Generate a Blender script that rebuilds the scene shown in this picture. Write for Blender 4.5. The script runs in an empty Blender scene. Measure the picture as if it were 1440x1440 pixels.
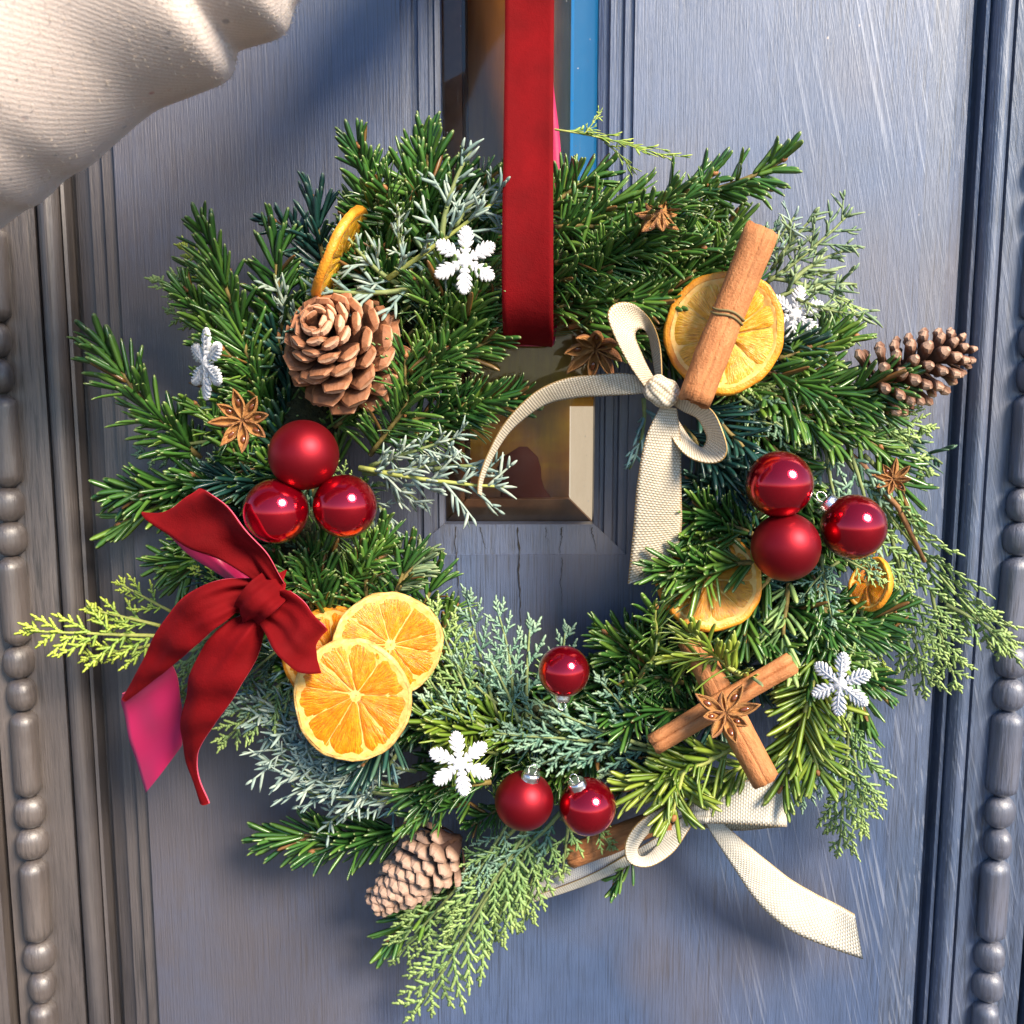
import bpy, math, random
from mathutils import Vector, Matrix

# ------------------------------------------------------------------ camera
SC = bpy.context.scene
COL = SC.collection
F_PX = 1476.0
PITCH = math.radians(8.4)
DIST = 0.635
CP, SP = math.cos(PITCH), math.sin(PITCH)
cam_data = bpy.data.cameras.new('camera')
cam_data.sensor_width = 36.0
cam_data.lens = 36.0 * F_PX / 1440.0
cam_data.clip_start = 0.01
cam_data.clip_end = 200.0
cam_data.dof.use_dof = True
cam_data.dof.focus_distance = 0.565
cam_data.dof.aperture_fstop = 15.0
cam = bpy.data.objects.new('camera', cam_data)
cam.location = (0, -DIST * CP, DIST * SP)
cam.rotation_euler = (math.radians(90) - PITCH, 0, 0)
COL.objects.link(cam)
SC.camera = cam

# ------------------------------------------------------------------ sky, sun, exposure
SUN_AZ, SUN_EL = math.radians(40), math.radians(36)
SUN_DIR = Vector((math.sin(SUN_AZ) * math.cos(SUN_EL), -math.cos(SUN_AZ) * math.cos(SUN_EL), math.sin(SUN_EL)))
world = bpy.data.worlds.new('World')
SC.world = world
world.use_nodes = True
wn = world.node_tree
bg = wn.nodes['Background']
bg.inputs['Strength'].default_value = 0.064
sky = wn.nodes.new('ShaderNodeTexSky')
sky.sky_type = 'NISHITA'
sky.sun_disc = False
sky.ozone_density = 6.0
sky.dust_density = 0.3
sky.sun_elevation = SUN_EL
sky.sun_rotation = math.atan2(SUN_DIR.x, SUN_DIR.y)
wn.links.new(sky.outputs[0], bg.inputs[0])
sun_data = bpy.data.lights.new('sun', 'SUN')
sun_data.energy = 2.6
sun_data.angle = math.radians(22)
sun_data.color = (1.0, 0.86, 0.68)
sun = bpy.data.objects.new('sun', sun_data)
sun.rotation_euler = SUN_DIR.to_track_quat('Z', 'Y').to_euler()
COL.objects.link(sun)
SC.view_settings.view_transform = 'Standard'
SC.view_settings.look = 'None'
SC.view_settings.exposure = 1.88
SC.view_settings.gamma = 1.0
SC.cycles.max_bounces = 6
SC.cycles.transparent_max_bounces = 16
SC.cycles.caustics_reflective = False
SC.cycles.caustics_refractive = False
try:
    SC.cycles.use_denoising = True
except Exception:
    pass

# ------------------------------------------------------------------ helpers
def at(px, py, d=0.0):
    """The point of the place, d metres in front of the door face, seen at a spot of the photograph."""
    u = (px - 720) / F_PX
    v = (720 - py) / F_PX
    t = (-d + DIST * CP) / (CP + v * SP)
    return Vector((u * t, -d, DIST * SP + (-SP + v * CP) * t))

def size(px, d):
    return px * (DIST - d) / F_PX

def lerp(a, b, t):
    return a + (b - a) * t

def smooth01(t):
    t = max(0.0, min(1.0, t))
    return t * t * (3 - 2 * t)

def frame(o, x, zh):
    x = Vector(x).normalized()
    z = Vector(zh) - x * x.dot(Vector(zh))
    if z.length < 1e-6:
        z = x.orthogonal()
    z.normalize()
    y = z.cross(x)
    m = Matrix((x, y, z)).transposed().to_4x4()
    m.translation = o
    return m

def frame_z(o, z, xh=(1, 0, 0)):
    z = Vector(z).normalized()
    x = Vector(xh) - z * z.dot(Vector(xh))
    if x.length < 1e-6:
        x = z.orthogonal()
    x.normalize()
    y = z.cross(x)
    m = Matrix((x, y, z)).transposed().to_4x4()
    m.translation = o
    return m

def crom(pts, n):
    """Catmull-Rom through a list of equal-length tuples, n samples."""
    k = len(pts)
    out = []
    for i in range(n):
        s = i / (n - 1) * (k - 1)
        j = min(int(s), k - 2)
        t = s - j
        p0, p1, p2, p3 = pts[max(j - 1, 0)], pts[j], pts[j + 1], pts[min(j + 2, k - 1)]
        out.append(tuple(0.5 * (2 * b + (c - a) * t + (2 * a - 5 * b + 4 * c - d) * t * t + (3 * b - a - 3 * c + d) * t ** 3)
                         for a, b, c, d in zip(p0, p1, p2, p3)))
    return out

class MB:
    """Collects faces of one mesh; every vertex carries rnd and tip, every loop a uv."""
    def __init__(s):
        s.v, s.f, s.m, s.rnd, s.tip, s.uv = [], [], [], [], [], []
        s.has_uv = False
    def vert(s, p, rnd=0.0, tip=0.0, uv=(0, 0)):
        s.v.append(tuple(p)); s.rnd.append(rnd); s.tip.append(tip); s.uv.append(uv)
        return len(s.v) - 1
    def face(s, idx, m=0):
        s.f.append(tuple(idx)); s.m.append(m)
    def loft(s, rings, closed=True, cap=True, m=0, rnd=0.0, tips=None, uvs=None, mats=None):
        base = []
        for i, r in enumerate(rings):
            row = []
            for j, p in enumerate(r):
                t = tips[i] if tips else 0.0
                row.append(s.vert(p, rnd, t, uvs[i][j] if uvs else (j / max(1, len(r) - 1), i / max(1, len(rings) - 1))))
            base.append(row)
        n = len(rings[0])
        for i in range(len(rings) - 1):
            for j in range(n if closed else n - 1):
                k = (j + 1) % n
                s.face((base[i][j], base[i][k], base[i + 1][k], base[i + 1][j]), mats[j] if mats else m)
        if cap and closed:
            s.face(tuple(reversed(base[0])), m)
            s.face(tuple(base[-1]), m)
        return base
    def tube(s, pts, radii, sides=6, m=0, rnd=0.0, tips=None, cap=True):
        pts = [Vector(p) for p in pts]
        ref = None
        rings = []
        for i, p in enumerate(pts):
            a = pts[max(i - 1, 0)]; b = pts[min(i + 1, len(pts) - 1)]
            t = (b - a).normalized()
            if ref is None:
                ref = t.orthogonal().normalized()
            ref = (ref - t * t.dot(ref))
            ref = ref.normalized() if ref.length > 1e-6 else t.orthogonal().normalized()
            bi = t.cross(ref)
            r = radii[i] if hasattr(radii, '__len__') else radii
            rings.append([p + (ref * math.cos(2 * math.pi * j / sides) + bi * math.sin(2 * math.pi * j / sides)) * r for j in range(sides)])
        return s.loft(rings, True, cap, m, rnd, tips)
    def box(s, lo, hi, m=0):
        x0, y0, z0 = lo; x1, y1, z1 = hi
        b = [s.vert(p) for p in ((x0, y0, z0), (x1, y0, z0), (x1, y1, z0), (x0, y1, z0), (x0, y0, z1), (x1, y0, z1), (x1, y1, z1), (x0, y1, z1))]
        for f in ((3, 2, 1, 0), (4, 5, 6, 7), (0, 1, 5, 4), (1, 2, 6, 5), (2, 3, 7, 6), (3, 0, 4, 7)):
            s.face([b[i] for i in f], m)
    def mesh(s, name, mats, smooth=True):
        me = bpy.data.meshes.new(name)
        me.from_pydata(s.v, [], s.f)
        me.polygons.foreach_set('material_index', s.m)
        me.polygons.foreach_set('use_smooth', [smooth] * len(s.f))
        for nm, data in (('rnd', s.rnd), ('tip', s.tip)):
            a = me.attributes.new(nm, 'FLOAT', 'POINT')
            a.data.foreach_set('value', data)
        uvl = me.uv_layers.new(name='UVMap')
        li = [0] * len(me.loops)
        me.loops.foreach_get('vertex_index', li)
        flat = []
        for i in li:
            flat.extend(s.uv[i])
        uvl.data.foreach_set('uv', flat)
        for mt in (mats if isinstance(mats, (list, tuple)) else [mats]):
            me.materials.append(mt)
        me.update()
        return me

def link(name, data, parent=None, mw=None, kind=None, label=None):
    o = bpy.data.objects.new(name, data)
    COL.objects.link(o)
    if parent is not None:
        o.parent = parent
    if mw is not None:
        if parent is not None:
            o.matrix_parent_inverse = Matrix.Identity(4)
        o.matrix_basis = mw
    if kind:
        o['kind'] = kind
    if label:
        o['label'] = label
    return o

def thing(name, label, cat, mw=None, group=None, data=None):
    o = link(name, data, None, mw)
    o['label'] = label
    o['category'] = cat
    if group:
        o['group'] = group
    return o

def bevel(o, w, seg=2):
    md = o.modifiers.new('edge', 'BEVEL')
    md.width = w; md.segments = seg; md.limit_method = 'ANGLE'; md.angle_limit = math.radians(30)

# ------------------------------------------------------------------ materials
class NT:
    def __init__(s, name, rough=0.5, base=(0.5, 0.5, 0.5)):
        s.m = bpy.data.materials.new(name)
        s.m.use_nodes = True
        s.t = s.m.node_tree
        s.b = s.t.nodes['Principled BSDF']
        s.b.inputs['Roughness'].default_value = rough
        s.b.inputs['Base Color'].default_value = (*base, 1)
    def n(s, typ, **kw):
        nd = s.t.nodes.new('ShaderNode' + typ)
        for k, v in kw.items():
            if k in nd.inputs:
                sock = nd.inputs[k]
                if hasattr(v, 'is_output') or isinstance(v, bpy.types.NodeSocket):
                    s.t.links.new(v, sock)
                else:
                    sock.default_value = v
            else:
                setattr(nd, k, v)
        return nd
    def l(s, a, b):
        s.t.links.new(a, b)
    def set(s, **kw):
        for k, v in kw.items():
            k = k.replace('_', ' ')
            if isinstance(v, bpy.types.NodeSocket):
                s.l(v, s.b.inputs[k])
            else:
                s.b.inputs[k].default_value = v
    def attr(s, name):
        return s.n('Attribute', attribute_name=name).outputs['Fac']
    def obj(s):
        return s.n('TexCoord').outputs['Object']
    def uv(s):
        return s.n('TexCoord').outputs['UV']
    def objrnd(s):
        return s.n('ObjectInfo').outputs['Random']
    def mapping(s, vec, scale=(1, 1, 1), rot=(0, 0, 0), loc=(0, 0, 0)):
        nd = s.t.nodes.new('ShaderNodeMapping')
        s.l(vec, nd.inputs['Vector'])
        nd.inputs['Scale'].default_value = scale
        nd.inputs['Rotation'].default_value = rot
        nd.inputs['Location'].default_value = loc
        return nd.outputs[0]
    def noise(s, vec, scale=5, detail=3, rough=0.55):
        nd = s.t.nodes.new('ShaderNodeTexNoise')
        s.l(vec, nd.inputs['Vector'])
        nd.inputs['Scale'].default_value = scale
        nd.inputs['Detail'].default_value = detail
        nd.inputs['Roughness'].default_value = rough
        return nd.outputs['Fac']
    def vor(s, vec, scale, feature='F1', out='Distance'):
        nd = s.t.nodes.new('ShaderNodeTexVoronoi')
        nd.feature = feature
        s.l(vec, nd.inputs['Vector'])
        nd.inputs['Scale'].default_value = scale
        return nd.outputs[out]
    def wave(s, vec, scale, dist=0.0, dscale=1.0, dirn='X', prof='SIN'):
        nd = s.t.nodes.new('ShaderNodeTexWave')
        nd.wave_type = 'BANDS'; nd.bands_direction = dirn; nd.wave_profile = prof
        s.l(vec, nd.inputs['Vector'])
        nd.inputs['Scale'].default_value = scale
        nd.inputs['Distortion'].default_value = dist
        nd.inputs['Detail Scale'].default_value = dscale
        return nd.outputs['Fac']
    def ramp(s, fac, stops, interp='LINEAR'):
        nd = s.t.nodes.new('ShaderNodeValToRGB')
        s.l(fac, nd.inputs[0])
        cr = nd.color_ramp
        cr.interpolation = interp
        while len(cr.elements) < len(stops):
            cr.elements.new(0.5)
        for e, (p, c) in zip(cr.elements, stops):
            e.position = p
            e.color = (*c, 1) if hasattr(c, '__len__') else (c, c, c, 1)
        return nd.outputs[0]
    def mix(s, a, b, fac, mode='MIX'):
        nd = s.t.nodes.new('ShaderNodeMix')
        nd.data_type = 'RGBA'; nd.blend_type = mode
        for sock, v in ((nd.inputs[6], a), (nd.inputs[7], b), (nd.inputs[0], fac)):
            if isinstance(v, bpy.types.NodeSocket):
                s.l(v, sock)
            elif hasattr(v, '__len__'):
                sock.default_value = (*v, 1)
            else:
                sock.default_value = v
        return nd.outputs[2]
    def math(s, op, a, b=0.0, c=0.0):
        nd = s.t.nodes.new('ShaderNodeMath')
        nd.operation = op
        for i, v in enumerate((a, b, c)):
            if isinstance(v, bpy.types.NodeSocket):
                s.l(v, nd.inputs[i])
            else:
                nd.inputs[i].default_value = v
        return nd.outputs[0]
    def bump(s, h, strength=0.3, dist=0.001, normal=None):
        nd = s.t.nodes.new('ShaderNodeBump')
        s.l(h, nd.inputs['Height'])
        nd.inputs['Strength'].default_value = strength
        nd.inputs['Distance'].default_value = dist
        if normal is not None:
            s.l(normal, nd.inputs['Normal'])
        s.l(nd.outputs[0], s.b.inputs['Normal'])
        return nd.outputs[0]

def paint_material(name, base_dark, base_light, streak=0.5, gs=900, gz=22, bst=0.75, shade_patch=False):
    k = NT(name, 0.42)
    o = k.obj()
    big = k.noise(k.mapping(o, (1, 1, 0.6)), 9, 4, 0.6)
    grain = k.noise(k.mapping(o, (gs, gs, gz)), 1.0, 3, 0.6)
    fine = k.noise(k.mapping(o, (2200, 2200, 120)), 1.0, 2, 0.6)
    col = k.ramp(big, [(0.3, base_dark), (0.7, base_light)])
    mott = k.noise(k.mapping(o, (1, 1, .7)), 60, 4, .7)
    col = k.mix(col, k.ramp(mott, [(0.3, 0.38), (0.7, 0.60)]), 0.5, 'OVERLAY')
    gm = k.ramp(k.noise(k.mapping(o, (1, 1, .5)), 13, 2), [(0.36, 0.2), (0.60, 0.85)])
    col = k.mix(col, k.ramp(grain, [(0.34, 0.16), (0.52, 0.60)]), gm, 'OVERLAY')
    # brushed, lighter strokes left by an uneven coat, steeper towards one edge
    st = k.noise(k.mapping(k.mapping(o, (1, 1, 1), (0, math.radians(14), 0)), (560, 560, 8)), 1.0, 2, 0.6)
    stm = k.ramp(st, [(0.58, 0.0), (0.66, 1.0)])
    side = k.n('SeparateXYZ', Vector=o).outputs[0]
    sm = k.ramp(side, [(0.10, 0.0), (0.20, 1.0)])
    col = k.mix(col, (0.36, 0.39, 0.47), k.math('MULTIPLY', k.math('MULTIPLY', stm, sm), 0.9 * streak))
    # warm brownish light put into the paint colour as broad patches
    warm_tint = k.ramp(k.noise(k.mapping(o, (1, 1, .8), (0, 0, 0), (0.31, 0, 0.05)), 4.2, 3, .6), [(0.50, 0.0), (0.66, 1.0)])
    col = k.mix(col, (0.125, 0.098, 0.086), k.math('MULTIPLY', warm_tint, 0.55))
    if shade_patch:  # brownish light and dimness of the left side painted into the field
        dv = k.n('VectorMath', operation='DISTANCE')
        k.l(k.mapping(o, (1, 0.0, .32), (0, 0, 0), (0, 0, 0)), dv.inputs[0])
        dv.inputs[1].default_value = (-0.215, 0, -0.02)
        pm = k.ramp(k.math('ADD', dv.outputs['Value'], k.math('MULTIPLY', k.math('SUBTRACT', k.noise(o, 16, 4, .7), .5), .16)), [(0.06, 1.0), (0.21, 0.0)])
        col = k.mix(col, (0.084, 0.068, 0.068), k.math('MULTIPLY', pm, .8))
    # pinhead chips down to pale filler
    chip = k.vor(k.mapping(o, (1, 1, 0.7)), 75)
    chm = k.math('MULTIPLY', k.ramp(chip, [(0.03, 1.0), (0.05, 0.0)]), k.ramp(k.noise(o, 31, 1), [(0.62, 0.0), (0.66, 1.0)]))
    col = k.mix(col, (0.45, 0.38, 0.34), chm)
    k.set(Base_Color=col)
    k.set(Roughness=k.ramp(big, [(0.3, 0.42), (0.7, 0.54)]), Specular_IOR_Level=0.9, Coat_Weight=1.0, Coat_Roughness=0.43)
    h = k.math('ADD', k.math('MULTIPLY', grain, 1.0), k.math('ADD', k.math('MULTIPLY', fine, 0.4), k.math('MULTIPLY', k.math('MULTIPLY', st, sm), 0.9)))
    k.bump(h, bst, 0.0007)
    return k.m

M_PAINT = paint_material('painted_door_wood', (0.034, 0.064, 0.138), (0.066, 0.098, 0.186), shade_patch=True)
M_PAINT2 = paint_material('painted_moulding_wood', (0.042, 0.070, 0.132), (0.082, 0.104, 0.172), 0.3)
M_PAINT2_L = paint_material('left_light_moulding', (0.046, 0.041, 0.046), (0.082, 0.068, 0.064), 0.3)  # browner left copy: that side's light is put into the paint
M_CARVED = paint_material('painted_carved_wood', (0.044, 0.072, 0.132), (0.090, 0.110, 0.172), 0.3, 420, 30, 1.0)
M_CARVED_L = paint_material('left_light_carving', (0.052, 0.044, 0.046), (0.092, 0.075, 0.067), 0.3, 420, 30, 1.0)  # same for the left beads, light carried by the base colour

def simple(name, base, rough=0.5, **kw):
    k = NT(name, rough, base)
    k.set(**kw)
    return k.m

# ground out of view, added for its bounce and bauble reflections
k_ = NT('dark_bounce_ground', 0.85)
k_.set(Base_Color=k_.ramp(k_.noise(k_.obj(), 3, 5), [(0.3, (0.045, 0.043, 0.040)), (0.7, (0.085, 0.078, 0.070))]))
g_ = MB()
g_.face([g_.vert(p) for p in ((-60, -60, -1.3), (60, -60, -1.3), (60, 60, -1.3), (-60, 60, -1.3))])
link('bounce_ground', g_.mesh('bounce_ground', [k_.m], False), kind='structure')

M_CRACK = simple('crack_shadow_wood', (0.03, 0.025, 0.02), 0.9)
# ------------------------------------------------------------------ the door
CX = 0.0044
door = thing('door', 'weathered blue grey panelled wooden door with carved beading and a narrow bevelled window', 'door', Matrix.Identity(4))
TOP, BOT = 0.95, -0.75
GL, GR, GB = (-0.0636, -0.0405), (0.0697, 0.0493), (-0.0263, -0.0073)   # opening edge -> glass edge
b = MB()
PE = 0.234
xl, xr = CX - PE, CX + PE
th = 0.035
# U shaped field around the window opening, front face at y=0
def quad(mb, pts, m=0):
    mb.face([mb.vert(p) for p in pts], m)
for (x0, x1, z0, z1) in ((xl, GL[0], GB[0], TOP), (GR[0], xr, GB[0], TOP), (xl, xr, BOT, GB[0])):
    if z0 == BOT:
        pts = [(xl, 0, BOT), (xr, 0, BOT), (xr, 0, GB[0]), (GR[0], 0, GB[0]), (GL[0], 0, GB[0]), (xl, 0, GB[0])]
    else:
        pts = [(x0, 0, z0), (x1, 0, z0), (x1, 0, z1), (x0, 0, z1)]
    quad(b, pts)
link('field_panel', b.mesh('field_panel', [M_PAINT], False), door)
# back of the door so that it is a solid leaf
b = MB(); b.box((CX - 0.42, 0.036, BOT), (CX + 0.42, 0.060, TOP))
link('door_leaf', b.mesh('door_leaf', [M_PAINT], False), door)

def strip(name, prof, sgn):
    """A moulding run up the door: prof = (offset from the centre, height towards the street)."""
    mb = MB()
    nz = 60
    rows = []
    for i in range(nz + 1):
        z = lerp(BOT, TOP, i / nz)
        rows.append([(CX + sgn * o, -h, z) for o, h in prof])
    for i in range(nz):
        pass
    mb.loft(rows if sgn > 0 else [list(reversed(r)) for r in rows], closed=False, cap=False)
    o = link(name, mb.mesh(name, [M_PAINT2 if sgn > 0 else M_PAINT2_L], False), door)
    return o

def arc(o0, o1, h0, peak, n=9):
    c, r = (o0 + o1) / 2, (o1 - o0) / 2
    return [(c - r * math.cos(math.pi * i / n), h0 + (peak - h0) * math.sin(math.pi * i / n)) for i in range(n + 1)]

for sgn in (-1, 1):
    strip('stepped_moulding', [(PE, 0.0), (PE + 0.0006, -0.0034), (PE + 0.0082, -0.0034), (PE + 0.0090, -0.0068),
                               (PE + 0.0174, -0.0068), (PE + 0.0180, -0.0088), (PE + 0.0280, -0.0135), (PE + 0.0284, -0.0210)], sgn)
    strip('round_moulding', [(0.2624, -0.0210), (0.2670, -0.0210), (0.2674, -0.0088), (0.2692, -0.0080), (0.2698, -0.0115), (0.2704, -0.0115)]
          + arc(0.2706, 0.2834, -0.0110, -0.0012, 14) + [(0.2840, -0.0118), (0.2852, -0.0118)], sgn)
    # beaded moulding: flat ground with carved beads
    mb = MB()
    prof = [(0.2852, -0.0118), (0.2856, -0.0085), (0.2905, -0.0078), (0.3030, -0.0074), (0.3190, -0.0078), (0.3245, -0.0062), (0.3275, -0.0058), (0.3282, -0.0190), (0.3320, -0.0190),
            (0.3324, -0.0020), (0.42, 0.0), (0.42, -0.055)]
    rows = [[(CX + sgn * o, -h, lerp(BOT, TOP, i / 40)) for o, h in prof] for i in range(41)]
    mb.loft(rows if sgn > 0 else [list(reversed(r)) for r in rows], closed=False, cap=False)
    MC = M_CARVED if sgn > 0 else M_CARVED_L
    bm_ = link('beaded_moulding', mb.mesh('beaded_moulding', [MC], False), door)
    # bead meshes: a long one and a short one, slightly uneven as carved by hand
    zL0 = at(0, 1217, .005).z; zL1 = at(0, 1006, .005).z
    period = zL1 - zL0
    def bead_mesh(length, rad, seed, longb):
        rg = random.Random(seed)
        q = MB()
        rings, n = [], 16
        m = 15
        facet = [1 + rg.uniform(-.05, .03) for _ in range(n)]
        for i in range(m + 1):
            t = i / m
            z = (t - 0.5) * length
            if longb:
                e = min(1.0, (0.5 - abs(t - 0.5)) * length / (0.0075))
                r = rad * (0.60 + 0.40 * math.sqrt(max(0, 1 - (1 - e) ** 2)))
                if i in (0, m): r = rad * 0.42
            else:
                r = rad * math.sqrt(max(0.10, 1 - (abs(t - .5) * 1.92) ** 2.6))
            rings.append([((r * facet[j] * (1 + rg.uniform(-.018, .018))) * math.cos(2 * math.pi * j / n), r * facet[j] * 0.84 * math.sin(2 * math.pi * j / n), z) for j in range(n)])
        q.loft(rings)
        return q.mesh('bead', [MC])
    longs = [bead_mesh(period * 0.565, 0.0098, s, True) for s in range(3)]
    shorts = [bead_mesh(period * 0.213, 0.0098, s, False) for s in range(3)]
    rg = random.Random(5 + sgn)
    for k_ in range(-6, 9):
        z0 = zL1 + k_ * period
        # z0 is the top of a long bead; short beads sit above it
        for zc, ms in ((z0 - period * 0.2875, longs), (z0 + period * 0.107, shorts), (z0 + period * 0.321, shorts)):
            if zc < -0.60 or zc > 0.62:
                continue
            mw = Matrix.Translation((CX + (0.3060 if sgn > 0 else -0.3110), 0.0045, zc)) @ Matrix.Rotation(rg.uniform(-.03, .03), 4, 'Y') @ Matrix.Rotation(rg.uniform(0, 6), 4, 'Z')
            link('bead', rg.choice(ms), bm_, mw)

# glazing moulding around the window, mitred
mb = MB()
gp = [(0, 0), (.02, -.0022), (.26, -.0026), (.30, -.0052), (.40, -.0052), (.44, -.0030), (.66, -.0034), (.70, -.0062), (.80, -.0066), (.84, -.0050), (.97, -.0062), (1.0, -.0105)]
rows = []
for k_, h in gp:
    l_, r_, z_ = lerp(*GL, k_), lerp(*GR, k_), lerp(*GB, k_)
    hb = (-.0006 - .0012 * k_ if k_ < .98 else h) if 0 < k_ else h
    rows.append([(l_, -h, TOP), (l_, -h, z_), (l_, -hb, z_), (r_, -hb, z_), (r_, -h, z_), (r_, -h, TOP)])
mb.loft(list(reversed(rows)), closed=False, cap=False)
link('glazing_moulding', mb.mesh('glazing_moulding', [M_PAINT], False), door)
# drying cracks that open in the rail under the window
rg = random.Random(3)
for px, y0, y1, w in ((641, 741, 900, .00028), (728, 742, 905, .00050), (675, 742, 772, .0003), (791, 742, 778, .0004), (768, 742, 768, .0002), (790, 784, 850, .0002), (833, 742, 776, .0003)):
    mb = MB()
    n = 34
    rows = []
    xo = 0
    for i in range(n + 1):
        t = i / n
        py = lerp(y0, y1, t)
        onm = py < 780
        p = at(px + xo, py, 0)
        xo += rg.uniform(-1.1, 1.25)
        ww = w * (1 - 0.75 * t) * rg.uniform(.45, 1.5)
        zf = (p.z - GB[0]) / (GB[1] - GB[0])
        yy = (0.0004 + (.0006 + .0012 * zf) if zf > 0 else 0.0) - 0.0007
        rows.append([(p.x - ww, yy, p.z), (p.x + ww, yy, p.z)])
    mb.loft(rows, closed=False, cap=False)
    link('crack', mb.mesh('crack', [M_CRACK], False), door)

# bevelled glass pane, see-through with a weak mirror
k = NT('clear_window_glass')
nt = k.t
fr = k.n('Fresnel'); fr.inputs['IOR'].default_value = 1.32
tr = k.n('BsdfTransparent'); tr.inputs[0].default_value = (0.94, 0.93, 0.90, 1)
gs = k.n('BsdfGlossy'); gs.inputs['Roughness'].default_value = 0.02
mx = k.n('MixShader')
k.l(fr.outputs[0], mx.inputs[0]); k.l(tr.outputs[0], mx.inputs[1]); k.l(gs.outputs[0], mx.inputs[2])
df = k.n('BsdfDiffuse'); df.inputs[0].default_value = (0.75, 0.72, 0.68, 1)
ov = k.obj()
speck = k.math('MULTIPLY', k.ramp(k.vor(ov, 260), [(0.06, 1.0), (0.12, 0.0)]), k.ramp(k.noise(ov, 70, 1), [(0.58, 0.0), (0.64, 1.0)]))
smear = k.ramp(k.noise(k.mapping(ov, (260, 1, 14), (0, math.radians(35), 0)), 1.0, 3, .65), [(0.62, 0.0), (0.80, 0.08)])
film = k.ramp(k.noise(k.mapping(ov, (40, 1, 20)), 1.0, 3), [(0.45, 0.0), (0.75, 0.025)])
dm = k.math('MAXIMUM', k.math('MULTIPLY', speck, .6), k.math('ADD', smear, film))
mx2 = k.n('MixShader')
k.l(dm, mx2.inputs[0]); k.l(mx.outputs[0], mx2.inputs[1]); k.l(df.outputs[0], mx2.inputs[2])
k.l(mx2.outputs[0], nt.nodes['Material Output'].inputs[0])
M_GLASS = k.m
mr = k.n('BsdfTransparent'); mr.inputs[0].default_value = (0.80, 0.74, 0.68, 1)
M_BEVEL = k.m.copy()
M_BEVEL.name = 'bevelled_glass_edge'
for nd_ in M_BEVEL.node_tree.nodes:
    if nd_.type == 'BSDF_TRANSPARENT':
        nd_.inputs[0].default_value = (0.78, 0.71, 0.64, 1)
    if nd_.type == 'FRESNEL':
        nd_.inputs['IOR'].default_value = 1.6
mb = MB()
bw = 0.0136
l_, r_, z_ = GL[1], GR[1], GB[1]
rows = [[(l_ - .002, .0150, TOP), (l_ - .002, .0150, z_ - .002), (r_ + .002, .0150, z_ - .002), (r_ + .002, .0150, TOP)],
        [(l_ - .0005, .0112, TOP), (l_ - .0005, .0112, z_ - .0005), (r_ + .0005, .0112, z_ - .0005), (r_ + .0005, .0112, TOP)],
        [(l_ + bw, .0088, TOP), (l_ + bw, .0088, z_ + bw), (r_ - bw, .0088, z_ + bw), (r_ - bw, .0088, TOP)]]
mb.loft(rows, closed=True, cap=True)
for q_ in range(4, 8):
    mb.m[q_] = 1
link('glass_pane', mb.mesh('glass_pane', [M_GLASS, M_BEVEL], False), door)

# added shapes close behind the glass: its reflections and daylight put into colour
def glow_mat(name, c, e):
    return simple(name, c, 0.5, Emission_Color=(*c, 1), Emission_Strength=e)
k = NT('added_amber_backing', 0.35)  # made-up backing; its gradient stands for the view and reflections in the pane
o = k.obj()
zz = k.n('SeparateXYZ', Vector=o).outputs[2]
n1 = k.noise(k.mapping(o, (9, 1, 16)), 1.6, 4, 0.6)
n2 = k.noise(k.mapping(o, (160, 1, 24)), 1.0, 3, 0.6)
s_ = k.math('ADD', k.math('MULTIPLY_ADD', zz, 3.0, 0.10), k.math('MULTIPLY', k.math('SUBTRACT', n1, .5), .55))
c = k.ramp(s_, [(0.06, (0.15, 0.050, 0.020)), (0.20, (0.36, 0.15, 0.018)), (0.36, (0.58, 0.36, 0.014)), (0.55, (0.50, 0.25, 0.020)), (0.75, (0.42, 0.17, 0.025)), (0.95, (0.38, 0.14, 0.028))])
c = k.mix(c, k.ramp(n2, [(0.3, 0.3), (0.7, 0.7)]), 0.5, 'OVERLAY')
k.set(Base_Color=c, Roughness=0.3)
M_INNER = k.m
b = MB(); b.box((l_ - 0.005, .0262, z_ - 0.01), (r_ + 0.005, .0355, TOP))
link('added_glass_backing', b.mesh('added_glass_backing', [M_INNER], False), door)
M_CREAM = NT('cream_glow', 0.6)
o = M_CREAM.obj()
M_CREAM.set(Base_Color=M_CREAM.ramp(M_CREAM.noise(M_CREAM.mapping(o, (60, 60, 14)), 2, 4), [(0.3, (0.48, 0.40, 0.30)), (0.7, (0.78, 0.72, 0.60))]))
M_CREAM.set(Emission_Color=(0.80, 0.70, 0.55, 1), Emission_Strength=0.30)  # own glow stands for daylight in the bevel
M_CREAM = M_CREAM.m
def prism(poly, y0, y1):
    q = MB()
    q.loft([[(x, y0, z) for x, z in poly], [(x, y1, z) for x, z in poly]], True, True)
    return q
zt_ = at(0, 572, -.02).z
b = prism([(r_ - .0134, z_ + .0134), (r_ - .0134, zt_), (r_ + .003, zt_), (r_ + .003, z_ - .003)], .0165, .0258)
M_AMBER = NT('amber_bevel_tone', 0.4)  # strips added behind the bevel to set it off in tone
M_AMBER.set(Base_Color=M_AMBER.ramp(M_AMBER.noise(M_AMBER.mapping(M_AMBER.obj(), (70, 1, 70)), 1.0, 4), [(0.3, (0.22, 0.085, 0.035)), (0.7, (0.40, 0.19, 0.085))]))
q_ = prism([(l_ - .003, z_ - .0035), (l_ + .0125, z_ + .0130), (r_ - .0140, z_ + .0130), (r_ + .0025, z_ - .0035)], .0167, .0257)
link('bevel_strip', q_.mesh('bevel_strip', [M_AMBER.m], False), door, label='amber strip added behind the lower glass edge for the bevel tone')
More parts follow.
